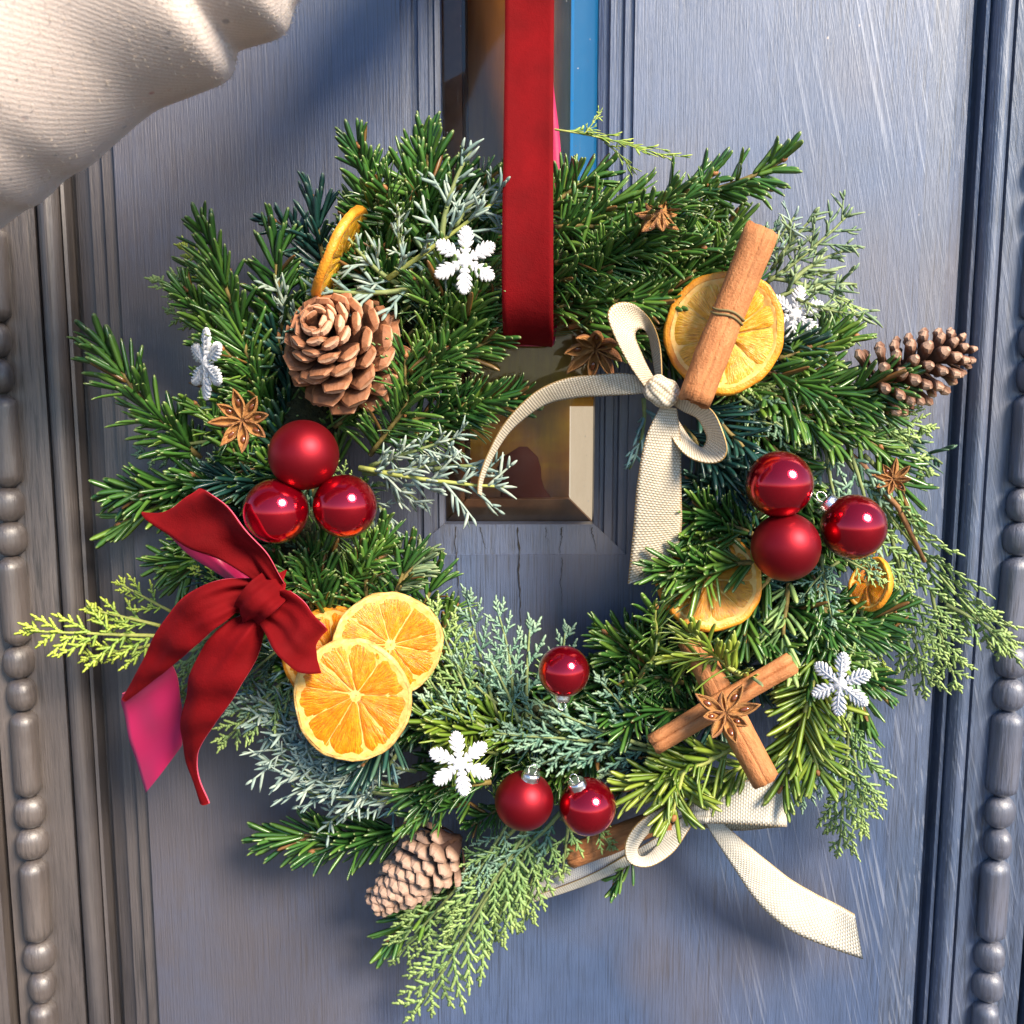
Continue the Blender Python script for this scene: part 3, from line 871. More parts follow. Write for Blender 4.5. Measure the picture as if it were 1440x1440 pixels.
# sprigs that stand out, as they lie round the ring
LIST = [
 # left, outflung fir
 ('F', 282, 645, .030, 128, 492, .040, dict(var=4, width=1.15)), ('F', 280, 640, .026, 225, 575, .026, dict(var=4)),
 ('F', 315, 672, .024, 165, 708, .022, dict(var=4, width=1.2)), ('F', 300, 690, .020, 165, 720, .014, dict(var=4)),
 ('F', 330, 780, .022, 225, 790, .018, dict(var=1)), ('F', 320, 740, .02, 235, 770, .018, {}),
 ('F', 372, 590, .042, 322, 320, .058, dict(var=5, roll=0)), ('F', 352, 560, .036, 285, 400, .045, dict(var=0)),
 ('F', 330, 640, .036, 290, 560, .04, dict(var=4)), ('F', 400, 470, .04, 372, 330, .05, {}),
 ('F', 400, 600, .04, 330, 480, .05, {}), ('F', 370, 690, .036, 300, 610, .05, dict(var=0)),
 ('F', 400, 690, .04, 320, 680, .045, {}), ('F', 440, 690, .04, 360, 640, .05, {}),
 ('F', 470, 420, .032, 428, 285, .040, dict(var=0, **TEAL)), ('F', 460, 380, .03, 400, 300, .034, TEAL),
 # top, left of the velvet band
 ('F', 545, 400, .04, 530, 205, .055, dict(var=0, roll=10)), ('F', 575, 400, .04, 570, 195, .05, dict(var=3)),
 ('F', 600, 370, .045, 605, 205, .05, dict(var=1)), ('F', 560, 330, .05, 500, 240, .055, dict(var=0)),
 ('F', 620, 330, .045, 640, 235, .05, dict(var=0)), ('F', 540, 450, .045, 500, 330, .05, {}),
 ('F', 640, 400, .045, 668, 290, .045, {}), ('F', 660, 400, .045, 690, 330, .045, {}),
 # inner upper left
 ('F', 560, 570, .050, 690, 405, .064, dict(var=1, roll=-10)), ('F', 555, 540, .05, 715, 450, .058, dict(var=1)),
 ('F', 560, 600, .045, 725, 535, .050, dict(var=3)), ('F', 520, 640, .052, 625, 490, .065, dict(var=2)),
 ('F', 570, 480, .05, 650, 400, .058, {}), ('F', 590, 620, .04, 700, 575, .044, dict(var=3)),
 ('F', 560, 440, .045, 590, 400, .06, {}), ('F', 610, 470, .05, 600, 390, .065, {}),
 ('F', 520, 620, .045, 600, 610, .05, {}), ('F', 470, 600, .045, 540, 560, .055, {}), ('F', 580, 520, .05, 700, 490, .058, {}),
 # left, under the baubles
 ('F', 470, 900, .045, 440, 770, .058, dict(var=1)), ('F', 520, 880, .045, 500, 775, .058, dict(var=0)),
 ('F', 545, 880, .045, 565, 770, .052, dict(var=0)), ('F', 580, 900, .04, 605, 800, .042, {}),
 ('F', 410, 850, .045, 400, 775, .05, {}), ('F', 600, 930, .04, 630, 850, .042, CG if False else {}),
 ('F', 480, 830, .05, 545, 765, .05, {}), ('F', 440, 860, .05, 420, 790, .06, dict(var=2)), ('F', 560, 830, .05, 590, 770, .04, dict(mats=[M_JUN_GREEN, M_JUN_GREEN])),
 ('F', 330, 850, .04, 280, 790, .035, TEAL), ('F', 360, 860, .05, 310, 830, .05, {}),
 # top, right of the velvet band
 ('F', 770, 345, .045, 885, 262, .052, dict(var=0, stem=M_TWIG_Y)), ('F', 765, 300, .04, 840, 230, .045, dict(var=0)),
 ('F', 770, 400, .05, 950, 345, .064, dict(var=1)), ('F', 765, 435, .045, 930, 400, .058, dict(var=3)),
 ('F', 780, 370, .055, 960, 300, .055, dict(var=1)), ('F', 800, 460, .045, 930, 440, .05, {}),
 ('F', 880, 360, .05, 985, 365, .066, dict(var=3)), ('F', 780, 320, .05, 880, 310, .056, {}),
 ('F', 890, 298, .045, 1010, 262, .050, dict(var=4, roll=-20)), ('F', 985, 272, .048, 1105, 246, .060, dict(var=4, width=1.1)), ('F', 940, 300, .045, 1010, 300, .05, {}),
 ('F', 840, 470, .04, 960, 480, .046, {}), ('F', 870, 410, .05, 960, 420, .055, {}), ('F', 760, 480, .03, 800, 400, .045, {}),
 ('F', 900, 330, .04, 1000, 330, .045, {}), ('F', 950, 390, .04, 1060, 350, .045, {}),
 # right
 ('F', 1075, 520, .052, 1240, 596, .056, dict(var=1, stem=M_TWIG_B)), ('F', 1090, 505, .05, 1205, 488, .050, dict(var=3)),
 ('F', 1110, 520, .046, 1220, 548, .044, dict(var=0)), ('F', 1060, 540, .045, 1180, 610, .055, dict(var=2)),
 ('F', 975, 565, .05, 1080, 650, .064, dict(var=0, **TEAL)), ('F', 960, 600, .045, 1040, 700, .055, TEAL),
 ('F', 1140, 560, .05, 1230, 640, .055, {}), ('F', 1060, 600, .045, 1150, 690, .045, {}),
 ('F', 1065, 755, .055, 940, 690, .052, dict(var=3)), ('F', 1070, 790, .058, 928, 800, .070, dict(var=1)),
 ('F', 1040, 760, .055, 960, 745, .062, dict(var=3)), ('F', 1000, 800, .065, 925, 785, .072, {}), ('F', 1050, 700, .05, 975, 660, .045, TEAL),
 ('F', 1060, 740, .05, 985, 720, .055, {}),
 ('F', 880, 985, .055, 955, 815, .066, dict(var=2, stem=M_TWIG_Y, **{'mats': [M_FIR, M_FIR_UNDER]})), ('F', 955, 975, .05, 865, 880, .05, dict(var=3)),
 ('F', 965, 1000, .052, 840, 1000, .056, dict(var=1)), ('F', 960, 960, .05, 880, 935, .056, {}), ('F', 935, 940, .045, 870, 870, .04, {}),
 ('F', 1060, 960, .070, 958, 890, .082, dict(var=2, **LIME)),
 ('F', 1155, 915, .058, 1100, 1110, .062, dict(var=2, roll=10, **LIME)), ('F', 1140, 900, .05, 1135, 1020, .055, LIME),
 ('F', 1030, 1052, .062, 892, 1122, .070, dict(var=2, roll=0, **LIME)), ('F', 1000, 1050, .058, 900, 1078, .062, LIME), ('F', 1060, 1070, .055, 960, 1130, .06, LIME),
 ('F', 1100, 850, .05, 1245, 915, .050, dict(var=1)), ('F', 1100, 880, .045, 1225, 985, .046, dict(var=0)),
 ('F', 1085, 810, .055, 1010, 905, .05, {}), ('F', 1110, 820, .055, 1090, 930, .06, dict(mats=[M_CYP_GREEN, M_CYP_GREEN])), ('F', 1140, 810, .05, 1180, 900, .055, {}),
 ('F', 1150, 860, .05, 1130, 960, .06, {}), ('F', 1090, 900, .05, 1180, 960, .05, {}), ('F', 1180, 850, .045, 1240, 870, .04, {}), ('F', 1060, 860, .05, 1100, 960, .055, {}),
 ('F', 1180, 900, .04, 1225, 1010, .03, {}), ('F', 1230, 620, .04, 1290, 720, .035, {}),
 # bottom
 ('F', 720, 1040, .055, 600, 1010, .064, dict(var=1, **LIME)), ('F', 690, 1100, .05, 565, 1100, .062, dict(var=3)), ('F', 700, 1060, .055, 625, 1040, .062, LIME),
 ('F', 660, 1130, .05, 570, 1140, .058, {}), ('F', 740, 1050, .055, 670, 1000, .06, LIME), ('F', 640, 1010, .05, 590, 1040, .06, {}),
 ('F', 575, 1165, .030, 380, 1192, .032, dict(var=4)), ('F', 560, 1180, .028, 440, 1180, .036, dict(var=4)),
 ('F', 650, 1245, .025, 540, 1305, .022, dict(var=4)), ('F', 990, 1060, .045, 900, 1050, .052, TEAL), ('F', 960, 1090, .045, 880, 1070, .05, TEAL),
 ('F', 905, 1195, .03, 858, 1232, .026, dict(var=4)), ('F', 800, 1090, .04, 720, 1090, .05, {}), ('F', 640, 960, .045, 610, 900, .05, {}),
 ('F', 720, 1130, .04, 660, 1150, .05, {}), ('F', 1000, 1010, .045, 930, 985, .05, {}), ('F', 880, 1110, .04, 800, 1130, .04, {}),
 # juniper, silver
 ('J', 545, 392, .064, 712, 272, .070, dict(var=0, stem=M_TWIG_Y)), ('J', 560, 400, .06, 480, 318, .070, {}), ('J', 620, 350, .06, 664, 208, .062, dict(var=1)),
 ('J', 585, 405, .06, 440, 405, .066, {}), ('J', 600, 390, .062, 690, 370, .066, {}), ('J', 570, 370, .062, 560, 290, .07, {}), ('J', 640, 320, .06, 705, 255, .06, {}),
 ('J', 440, 490, .045, 385, 385, .050, {}), ('J', 430, 440, .045, 385, 420, .05, {}), ('J', 520, 410, .062, 440, 440, .05, {}), ('J', 650, 310, .055, 700, 290, .06, JB),
 ('J', 505, 658, .058, 708, 685, .066, dict(var=1, stem=M_TWIG_Y)), ('J', 520, 655, .058, 655, 612, .064, dict(var=0)), ('J', 510, 665, .055, 640, 640, .06, dict(var=2)),
 ('J', 530, 680, .055, 600, 715, .05, {}), ('J', 520, 700, .05, 560, 760, .045, {}), ('J', 610, 660, .06, 705, 665, .062, {}),
 ('J', 550, 1075, .055, 365, 1005, .052, dict(var=0)), ('J', 560, 1105, .05, 368, 1068, .05, dict(var=1)), ('J', 565, 1125, .05, 410, 1105, .05, dict(var=2, stem=M_TWIG_Y)),
 ('J', 540, 1110, .048, 455, 1165, .046, {}), ('J', 480, 1060, .055, 370, 1020, .05, {}), ('J', 430, 1000, .05, 335, 960, .045, JB), ('J', 560, 1060, .058, 480, 1115, .056, JB),
 ('J', 520, 1085, .05, 390, 1050, .055, dict(var=1)), ('J', 590, 1100, .05, 540, 1150, .045, JB), ('J', 450, 960, .05, 380, 900, .05, JB), ('J', 405, 1030, .04, 355, 985, .04, {}),
 ('J', 585, 1085, .052, 440, 1040, .056, {}), ('J', 575, 1120, .05, 400, 1085, .054, dict(var=0)), ('J', 500, 1110, .05, 372, 1045, .05, dict(var=2)), ('J', 470, 1040, .05, 350, 1000, .052, {}), ('J', 520, 1130, .045, 430, 1120, .05, {}), ('J', 450, 1010, .052, 345, 975, .05, {}),
 ('J', 905, 560, .04, 885, 660, .034, JB), ('J', 940, 570, .035, 905, 640, .03, JB),
 ('J', 1075, 400, .04, 1195, 300, .040, JG), ('J', 1090, 420, .042, 1205, 400, .042, JG), ('J', 1100, 440, .045, 1225, 450, .040, JG), ('J', 1085, 380, .042, 1150, 300, .045, JG),
 ('J', 1110, 400, .045, 1200, 350, .04, JG), ('J', 1110, 470, .04, 1200, 480, .045, JG), ('J', 1060, 380, .042, 1120, 300, .044, {}), ('J', 1120, 420, .05, 1190, 440, .055, JG),
 ('J', 1010, 390, .045, 1000, 305, .05, JG), ('J', 1030, 380, .045, 1025, 310, .05, JG), ('J', 990, 370, .045, 960, 320, .045, JG),
 ('J', 1210, 610, .035, 1325, 652, .030, dict(mats=[M_CYP_DARK])), ('J', 1200, 590, .035, 1300, 620, .03, dict(mats=[M_CYP_GREEN])), ('J', 780, 182, .05, 945, 224, .05, dict(var=2, width=.42, mats=[M_CYP_LIME], stem=M_TWIG_Y)),
 ('J', 820, 190, .05, 845, 155, .048, dict(width=.5, mats=[M_CYP_LIME], stem=M_TWIG_Y)), ('J', 850, 200, .05, 895, 245, .045, dict(width=.5, mats=[M_CYP_LIME])),
 # cypress
 ('C', 235, 895, .030, 48, 888, .032, dict(var=0, **CL)), ('C', 240, 860, .028, 170, 822, .026, CL), ('C', 225, 905, .028, 125, 925, .028, CL), ('C', 225, 880, .03, 130, 858, .03, CL),
 ('C', 310, 450, .030, 222, 395, .026, CG), ('C', 320, 470, .03, 240, 440, .026, CG), ('C', 330, 400, .03, 258, 350, .028, CL),
 ('C', 300, 620, .03, 200, 640, .02, CD),
 ('C', 700, 1010, .055, 658, 845, .050, dict(var=0)), ('C', 720, 1010, .055, 700, 860, .046, dict(var=1)), ('C', 670, 1010, .058, 610, 860, .056, dict(var=2, **CG)),
 ('C', 740, 1010, .05, 745, 885, .040, dict(var=1)), ('C', 700, 990, .055, 640, 930, .062, {}), ('C', 650, 1020, .058, 600, 950, .062, CG), ('C', 790, 990, .04, 795, 890, .035, {}),
 ('C', 730, 1020, .06, 690, 930, .06, {}), ('C', 690, 1030, .06, 600, 985, .066, {}),
 ('F', 370, 740, .034, 285, 655, .040, dict(var=4)), ('F', 360, 720, .034, 262, 690, .034, dict(var=4)), ('F', 390, 560, .036, 335, 470, .045, dict(var=4)), ('F', 400, 640, .036, 330, 560, .044, {}), ('F', 340, 600, .032, 300, 520, .036, dict(var=5)), ('F', 350, 480, .03, 290, 370, .036, dict(var=4)),
 ('C', 1185, 785, .064, 1240, 815, .068, CG), ('C', 1215, 770, .064, 1232, 812, .068, {}),
 ('C', 800, 1040, .045, 715, 985, .050, {}), ('C', 850, 1050, .048, 760, 990, .050, CD), ('F', 500, 850, .045, 555, 745, .046, {}), ('J', 545, 790, .046, 520, 690, .044, {}), ('F', 460, 740, .030, 520, 690, .03, {}), ('F', 820, 1040, .035, 740, 1000, .035, TEAL),
 ('C', 930, 1060, .055, 730, 1035, .064, dict(var=1)), ('C', 900, 1040, .06, 845, 960, .06, {}), ('C', 910, 1050, .06, 790, 1005, .064, {}), ('C', 860, 1060, .055, 760, 1075, .062, {}),
 ('C', 930, 1070, .052, 850, 1090, .056, {}), ('C', 780, 1040, .06, 690, 1030, .064, {}), ('C', 940, 1040, .056, 880, 1000, .06, {}),
 ('C', 745, 1150, .045, 590, 1415, .030, dict(var=0, **CG)), ('C', 760, 1160, .045, 690, 1330, .034, dict(var=1, **CG)), ('C', 730, 1160, .045, 560, 1345, .028, dict(var=2, **CG)),
 ('C', 780, 1150, .045, 735, 1300, .030, CG), ('C', 720, 1150, .05, 655, 1260, .045, {}), ('C', 800, 1150, .045, 790, 1230, .036, CG), ('C', 755, 1150, .05, 640, 1330, .034, CG),
 ('C', 790, 1140, .048, 700, 1220, .05, {}), ('C', 820, 1140, .045, 860, 1190, .045, CG),
 ('C', 1185, 640, .045, 1415, 910, .028, dict(var=0, width=.75, **CG)), ('C', 1250, 740, .042, 1300, 965, .026, dict(var=1, **CG)), ('C', 1310, 830, .036, 1345, 960, .024, CG),
 ('C', 1330, 850, .034, 1420, 905, .022, CG), ('C', 1270, 790, .04, 1240, 900, .035, {}), ('C', 1220, 720, .045, 1260, 860, .045, CG), ('C', 1210, 800, .05, 1200, 930, .05, CG),
 ('C', 1160, 610, .055, 1185, 740, .062, {}), ('C', 1190, 620, .05, 1230, 760, .055, {}), ('C', 1170, 560, .05, 1300, 600, .04, CG), ('C', 1200, 590, .045, 1300, 660, .035, CG), ('C', 1215, 640, .045, 1290, 740, .036, CG),
 ('C', 1195, 980, .040, 1180, 1190, .026, dict(var=1, **CG)), ('C', 1190, 1010, .038, 1215, 1160, .026, CG), ('C', 1170, 1000, .04, 1130, 1125, .03, {}), ('C', 1200, 870, .05, 1195, 1000, .046, CG),
 ('C', 1155, 780, .055, 1170, 870, .062, {}), ('C', 1230, 900, .04, 1240, 960, .03, dict(mats=[M_CYP_LIME])), ('C', 1180, 790, .055, 1130, 840, .062, {}), ('C', 1160, 860, .05, 1205, 960, .055, {}),
 ('C', 1030, 550, .048, 1130, 620, .055, CD), ('C', 1020, 580, .046, 1100, 600, .055, CD), ('C', 1090, 590, .05, 1160, 620, .055, CD),
 ('C', 340, 860, .045, 248, 955, .040, CG), ('C', 350, 880, .042, 245, 985, .036, CG), ('C', 330, 830, .045, 275, 800, .04, CL), ('C', 430, 930, .05, 318, 1040, .045, CG), ('C', 440, 970, .05, 330, 1000, .05, {}), ('C', 410, 900, .05, 340, 960, .05, CD),
 ('C', 1080, 390, .04, 1200, 430, .036, CG), ('C', 1040, 400, .04, 1090, 320, .04, {}), ('C', 500, 700, .045, 470, 650, .05, CG),
]
for it in LIST:
    sprig(*it[:7], **it[7])

# the body of the ring: sprigs bound on clockwise, splayed outward and inward
for i in range(118):
    a = 2 * math.pi * i / 118 + PR.uniform(-.05, .05)
    rr = 0.1345 + PR.uniform(-.022, .022)
    spread = PR.choice((-1, 0, 1, 1)) * PR.uniform(.25, .75)
    e = Vector((math.cos(a), 0, math.sin(a)))
    t = Vector((math.sin(a), 0, -math.cos(a)))
    A = RC + e * (rr - .03 * spread * .4)
    A.y = -PR.uniform(.014, .040)
    L = PR.choice((.058, .07, .08))
    if spread < 0:
        L *= .72
    d = (t + e * spread + Vector((0, -1, 0)) * PR.uniform(-.12, .34)).normalized()
    B = A + d * L
    rB = math.hypot(B.x - RC.x, B.z - RC.z)
    q_ = max(.092, min(.174, rB)) / rB
    B.x, B.z = RC.x + (B.x - RC.x) * q_, RC.z + (B.z - RC.z) * q_
    dang = math.degrees(a) % 360
    kw = {}
    if PR.random() < .16:
        kind, kw = 'C', (CD if PR.random() < .5 else CG)
    else:
        kind = 'F'
        if PR.random() < .18:
            kw = TEAL
    sprig3(kind, A, B, **kw)
# one bare brown shoot on the right-hand side
mb = MB()
mb.tube([at(1190, 632, .05), at(1215, 655, .054), at(1240, 690, .055), at(1262, 712, .052), at(1300, 790, .045)], [.0011, .0015, .0016, .0016, .0012], 7)
link('bare_twig', mb.mesh('bare_twig', [M_TWIG_B]), wreath)
# ------------------------------------------------------------------ ribbons
def cloth_uv(k, su, sv):
    u = k.uv()
    return k.mapping(u, (su, sv, 1))

def velvet(name, base, sheen_col, sheen):
    k = NT(name, 0.85, base)
    o = k.obj()
    n = k.noise(o, 38, 3)
    k.set(Base_Color=k.ramp(n, [(0.3, tuple(c * .75 for c in base)), (0.7, tuple(min(1, c * 1.2) for c in base))]))
    k.set(Sheen_Weight=sheen, Sheen_Roughness=0.4, Sheen_Tint=(*sheen_col, 1), Specular_IOR_Level=0.15)
    k.bump(k.math('ADD', k.noise(o, 1500, 3), k.math('MULTIPLY', k.noise(o, 150, 3), 1.6)), 0.5, 0.0006)
    return k.m
M_VELVET = velvet('wine_red_velvet', (0.140, 0.0005, 0.0022), (1.0, 0.03, 0.05), 0.36)
M_VELVET_EDGE = simple('velvet_selvedge', (0.75, 0.09, 0.16), 0.7)
k = NT('magenta_satin_back', 0.42, (0.46, 0.012, 0.085))
k.set(Sheen_Weight=0.3, Sheen_Tint=(1, 0.3, 0.6, 1))
k.bump(k.noise(k.mapping(k.uv(), (1, 300, 1)), 3, 2), 0.15, 0.0002)
M_SATIN = k.m

def woven(name, a, b_, edge, gold):
    k = NT(name, 0.62)
    uv = k.uv()
    sep = k.n('SeparateXYZ', Vector=uv)
    u, v = sep.outputs[0], sep.outputs[1]
    # v runs in metres along the band, u is 0..1 across it
    row = k.math('SINE', k.math('MULTIPLY', v, 2 * math.pi / 0.0029))
    par = k.math('SIGN', row)
    colw = k.math('SINE', k.math('ADD', k.math('MULTIPLY', u, 2 * math.pi * 12), k.math('MULTIPLY', par, 1.57)))
    h = k.math('ADD', k.math('MULTIPLY', k.math('ABSOLUTE', row), .7), k.math('MULTIPLY', colw, .35))
    n = k.noise(k.obj(), 330, 3)
    c = k.ramp(k.math('ADD', k.math('MULTIPLY', h, .6), k.math('MULTIPLY', n, .4)), [(0.15, a), (0.65, b_)])
    e = k.math('ABSOLUTE', k.math('SUBTRACT', u, 0.5))
    stitch = k.ramp(k.math('MULTIPLY', k.math('ADD', k.math('SINE', k.math('MULTIPLY', v, 2 * math.pi / 0.0016)), 1.0), 0.5), [(0.3, 0.25), (0.7, 1.0)])
    em = k.math('MULTIPLY', k.ramp(e, [(0.45, 0.0), (0.475, 1.0)]), stitch)
    c = k.mix(c, edge, em)
    k.set(Base_Color=c, Sheen_Weight=0.15)
    k.set(Metallic=gold)
    k.bump(h, 0.8, 0.00035)
    return k.m
M_CREAM_BAND = woven('cream_gold_woven_band', (0.40, 0.31, 0.19), (0.77, 0.68, 0.53), (0.36, 0.21, 0.07), 0.12)
M_IVORY_BAND = woven('ivory_woven_band', (0.44, 0.39, 0.29), (0.74, 0.69, 0.59), (0.40, 0.25, 0.09), 0.05)
M_BAND_EDGE = simple('band_gold_edge', (0.36, 0.23, 0.08), 0.5, Metallic=0.3)
M_BAND_BACK = woven('cream_band_back', (0.24, 0.18, 0.10), (0.50, 0.42, 0.29), (0.30, 0.18, 0.06), 0.12)
k = NT('sheer_organza', 0.5, (0.75, 0.72, 0.68))
uv = k.uv()
sep = k.n('SeparateXYZ', Vector=uv)
a1 = k.math('SINE', k.math('MULTIPLY', sep.outputs[0], 2 * math.pi * 14))
a2 = k.math('SINE', k.math('MULTIPLY', sep.outputs[1], 2 * math.pi / .0013))
al = k.math('ADD', 0.38, k.math('MULTIPLY', k.math('MAXIMUM', a1, a2), 0.25))
k.set(Alpha=al)
M_SHEER = k.m

def ribbon(name, A, B, mats, parent=None, n=48, across=8, cup=0.0, thick=0.0006, ripple=0.0, flip=False, seed=0, px=True, fray=0.0, gather=0.0, gather2=0.0):
    """A band of cloth between two edge lines. A, B: (px, py, d) lists; the face on the viewer's side is mats[0]."""
    rg = random.Random(seed)
    a = [Vector(p) if not px else at(*p) for p in crom(A, n)]
    b_ = [Vector(p) if not px else at(*p) for p in crom(B, n)]
    ph = [rg.uniform(0, 6.3) for _ in range(3)]
    mid, width = [], []
    s = [0.0]
    for i in range(1, n):
        s.append(s[-1] + (((a[i] + b_[i]) - (a[i - 1] + b_[i - 1])) * .5).length)
    rows, norms = [], []
    for i in range(n):
        i0, i1 = max(i - 1, 0), min(i + 1, n - 1)
        t = ((a[i1] + b_[i1]) - (a[i0] + b_[i0])).normalized()
        w = b_[i] - a[i]
        nn = t.cross(w)
        nn = nn.normalized() if nn.length > 1e-9 else Vector((0, -1, 0))
        norms.append(nn)
    for i in range(n):
        w = b_[i] - a[i]
        row = []
        for j in range(across + 1):
            u = j / across
            off = cup * 4 * u * (1 - u) * w.length + ripple * w.length * (math.sin(3.2 * u + ph[0] + s[i] * 120) * math.sin(s[i] * 90 + ph[1]) + .6 * math.sin(7.5 * u + ph[2] - s[i] * 35) * math.cos(s[i] * 60 + ph[0]))
            ga = gather * math.exp(-s[i] / .016) + gather2 * math.exp(-(s[-1] - s[i]) / .016)
            off += ga * w.length * (math.sin(2 * math.pi * 1.5 * u + ph[1]) + .5 * math.sin(2 * math.pi * 3.2 * u + ph[2] + s[i] * 60)) * math.sin(math.pi * u) ** .5
            jit = Vector((rg.gauss(0, 1), 0, rg.gauss(0, 1))) * fray if j in (0, across) else Vector((0, 0, 0))
            row.append(a[i].lerp(b_[i], u) + norms[i] * off + jit)
        rows.append(row)
    # orientation: front must look at the viewer on the whole
    sgn = sum((cam.location - rows[i][across // 2]).normalized().dot(norms[i]) for i in range(n))
    front = 1 if sgn > 0 else -1
    if flip:
        front = -front
    mb = MB()
    fr_, bk = [], []
    for i in range(n):
        r1, r2 = [], []
        for j in range(across + 1):
            uv = (j / across, s[i])
            r1.append(mb.vert(rows[i][j] + norms[i] * (thick / 2 * front), 0, 0, uv))
            r2.append(mb.vert(rows[i][j] - norms[i] * (thick / 2 * front), 0, 0, uv))
        fr_.append(r1); bk.append(r2)
    def q(x, y, z, w, m, inv):
        mb.face((x, y, z, w) if not inv else (w, z, y, x), m)
    inv = front < 0
    for i in range(n - 1):
        for j in range(across):
            q(fr_[i][j], fr_[i + 1][j], fr_[i + 1][j + 1], fr_[i][j + 1], 0, not inv)
            q(bk[i][j], bk[i + 1][j], bk[i + 1][j + 1], bk[i][j + 1], 1, inv)
        q(fr_[i][0], fr_[i + 1][0], bk[i + 1][0], bk[i][0], 2, inv)
        q(fr_[i][across], fr_[i + 1][across], bk[i + 1][across], bk[i][across], 2, not inv)
    for e in (0, n - 1):
        for j in range(across):
            q(fr_[e][j], fr_[e][j + 1], bk[e][j + 1], bk[e][j], 2, (e == 0) == inv)
    me = mb.mesh(name, mats)
    me.polygons.foreach_set('use_smooth', [q != 2 for q in mb.m])
    return link(name, me, parent)

VEL = [M_VELVET, M_SATIN, M_VELVET_EDGE]
BAND = [M_CREAM_BAND, M_BAND_BACK, M_BAND_EDGE]
IV = [M_IVORY_BAND, M_BAND_BACK, M_BAND_EDGE]

# the velvet band the wreath hangs from: down in front, round the ring, up behind
hang = thing('hanging_ribbon', 'long wine red velvet ribbon looped round the top of the wreath', 'ribbon', Matrix.Identity(4))
ribbon('front_band', [(711, -330, .030), (710, -100, .036), (710, 40, .046), (708, 200, .070), (706, 330, .081), (706, 430, .078), (709, 476, .060), (716, 486, .040)],
       [(781, -330, .030), (780, -100, .036), (779, 40, .046), (778, 200, .070), (778, 330, .081), (778, 430, .078), (778, 476, .060), (776, 486, .040)], VEL, hang, 60, 10, -0.03, .0009, .016, seed=2)
ribbon('rear_band', [(716, 486, .040), (719, 470, .022), (720, 380, .010), (722, 220, .008), (716, 100, .012), (716, -60, .022), (712, -330, .028)],
       [(776, 486, .040), (782, 470, .022), (789, 380, .010), (789, 220, .008), (777, 100, .012), (774, -60, .022), (780, -330, .028)], [M_SATIN, M_VELVET, M_VELVET_EDGE], hang, 50, 8, 0.0, .0009, .006, seed=3)

# wine red velvet bow
bow = thing('velvet_bow', 'wine red velvet bow with two tails tied among the fir above the orange slices', 'bow', Matrix.Identity(4))
ribbon('loop', [(372, 832, .088), (334, 800, .094), (292, 782, .096), (250, 762, .094), (212, 736, .088), (204, 727, .082), (215, 735, .074), (262, 778, .068), (330, 822, .070)],
       [(400, 820, .086), (376, 778, .098), (344, 735, .104), (310, 702, .100), (286, 688, .091), (277, 684, .084), (288, 698, .073), (330, 760, .066), (380, 820, .070)], VEL, bow, 80, 18, 0.14, .0009, .09, seed=5, gather=.16, gather2=.12)
ribbon('loop', [(388, 828, .086), (408, 832, .096), (432, 856, .102), (454, 878, .098), (461, 886, .090), (452, 878, .082), (420, 860, .078), (380, 840, .076)],
       [(362, 868, .086), (378, 896, .098), (398, 926, .104), (420, 946, .100), (448, 946, .092), (430, 942, .080), (395, 905, .074), (368, 866, .074)], VEL, bow, 80, 18, 0.18, .0009, .09, seed=6, gather=.16, gather2=.12)
ribbon('tail', [(352, 812, .084), (318, 814, .090), (280, 826, .092), (245, 852, .088), (220, 890, .080), (196, 938, .070), (172, 982, .058)],
       [(345, 850, .084), (322, 868, .090), (298, 888, .094), (276, 908, .090), (256, 925, .082), (222, 952, .070), (178, 986, .058)], VEL, bow, 72, 18, 0.17, .0009, .10, seed=7, gather=.18)
ribbon('tail', [(172, 976, .058), (171, 990, .052), (180, 1030, .046), (192, 1075, .042), (205, 1115, .040)],
       [(240, 930, .070), (250, 958, .060), (256, 1000, .052), (257, 1040, .047), (255, 1050, .045)], [M_SATIN, M_VELVET, M_VELVET_EDGE], bow, 48, 12, 0.05, .0009, .04, seed=8)
ribbon('tail', [(352, 860, .080), (318, 876, .086), (282, 915, .086), (260, 970, .078), (254, 1030, .068), (266, 1080, .058), (282, 1128, .050)],
       [(374, 874, .080), (366, 910, .088), (345, 955, .090), (316, 1000, .084), (288, 1040, .074), (278, 1078, .062), (294, 1130, .052)], VEL, bow, 72, 18, 0.22, .0009, .10, seed=9, gather=.18)
# knot: a plump wrapped lump
def knot(name, cx, cy, d, rx, ry, mat_, parent, rotdeg=0, uvscale=.03):
    mb = MB()
    rings = []
    uvs = []
    n, m = 32, 20
    for i in range(m + 1):
        t = -1 + 2 * i / m
        r = math.sqrt(max(0.02, 1 - abs(t) ** 4.5))
        ring, uu = [], []
        for j in range(n):
            a = 2 * math.pi * j / n
            wob = 1 + .10 * math.sin(3 * a + t * 2.5) + .06 * math.sin(7 * a - t * 2) + .05 * math.sin(t * 7 + 2 * a)
            ring.append(Vector((t * rx, r * ry * math.cos(a) * wob, r * ry * .8 * math.sin(a) * wob)))
            uu.append((i / m, j / n * uvscale))
        rings.append(ring); uvs.append(uu)
    mb.loft(rings, True, True, 0, 0, None, uvs)
    mw = frame_z(at(cx, cy, d), (0, -1, 0)) @ Matrix.Rotation(math.radians(rotdeg), 4, 'Z')
    return link(name, mb.mesh(name, [mat_]), parent, mw)
kn = ribbon('knot', [(376, 800, .074), (366, 808, .090), (350, 820, .100), (336, 838, .099), (330, 854, .088), (334, 862, .074)],
            [(410, 832, .074), (404, 842, .090), (390, 856, .101), (374, 870, .100), (362, 880, .088), (360, 882, .074)], VEL, bow, 48, 20, 0.04, .0010, .06, seed=11, gather=.22, gather2=.22)
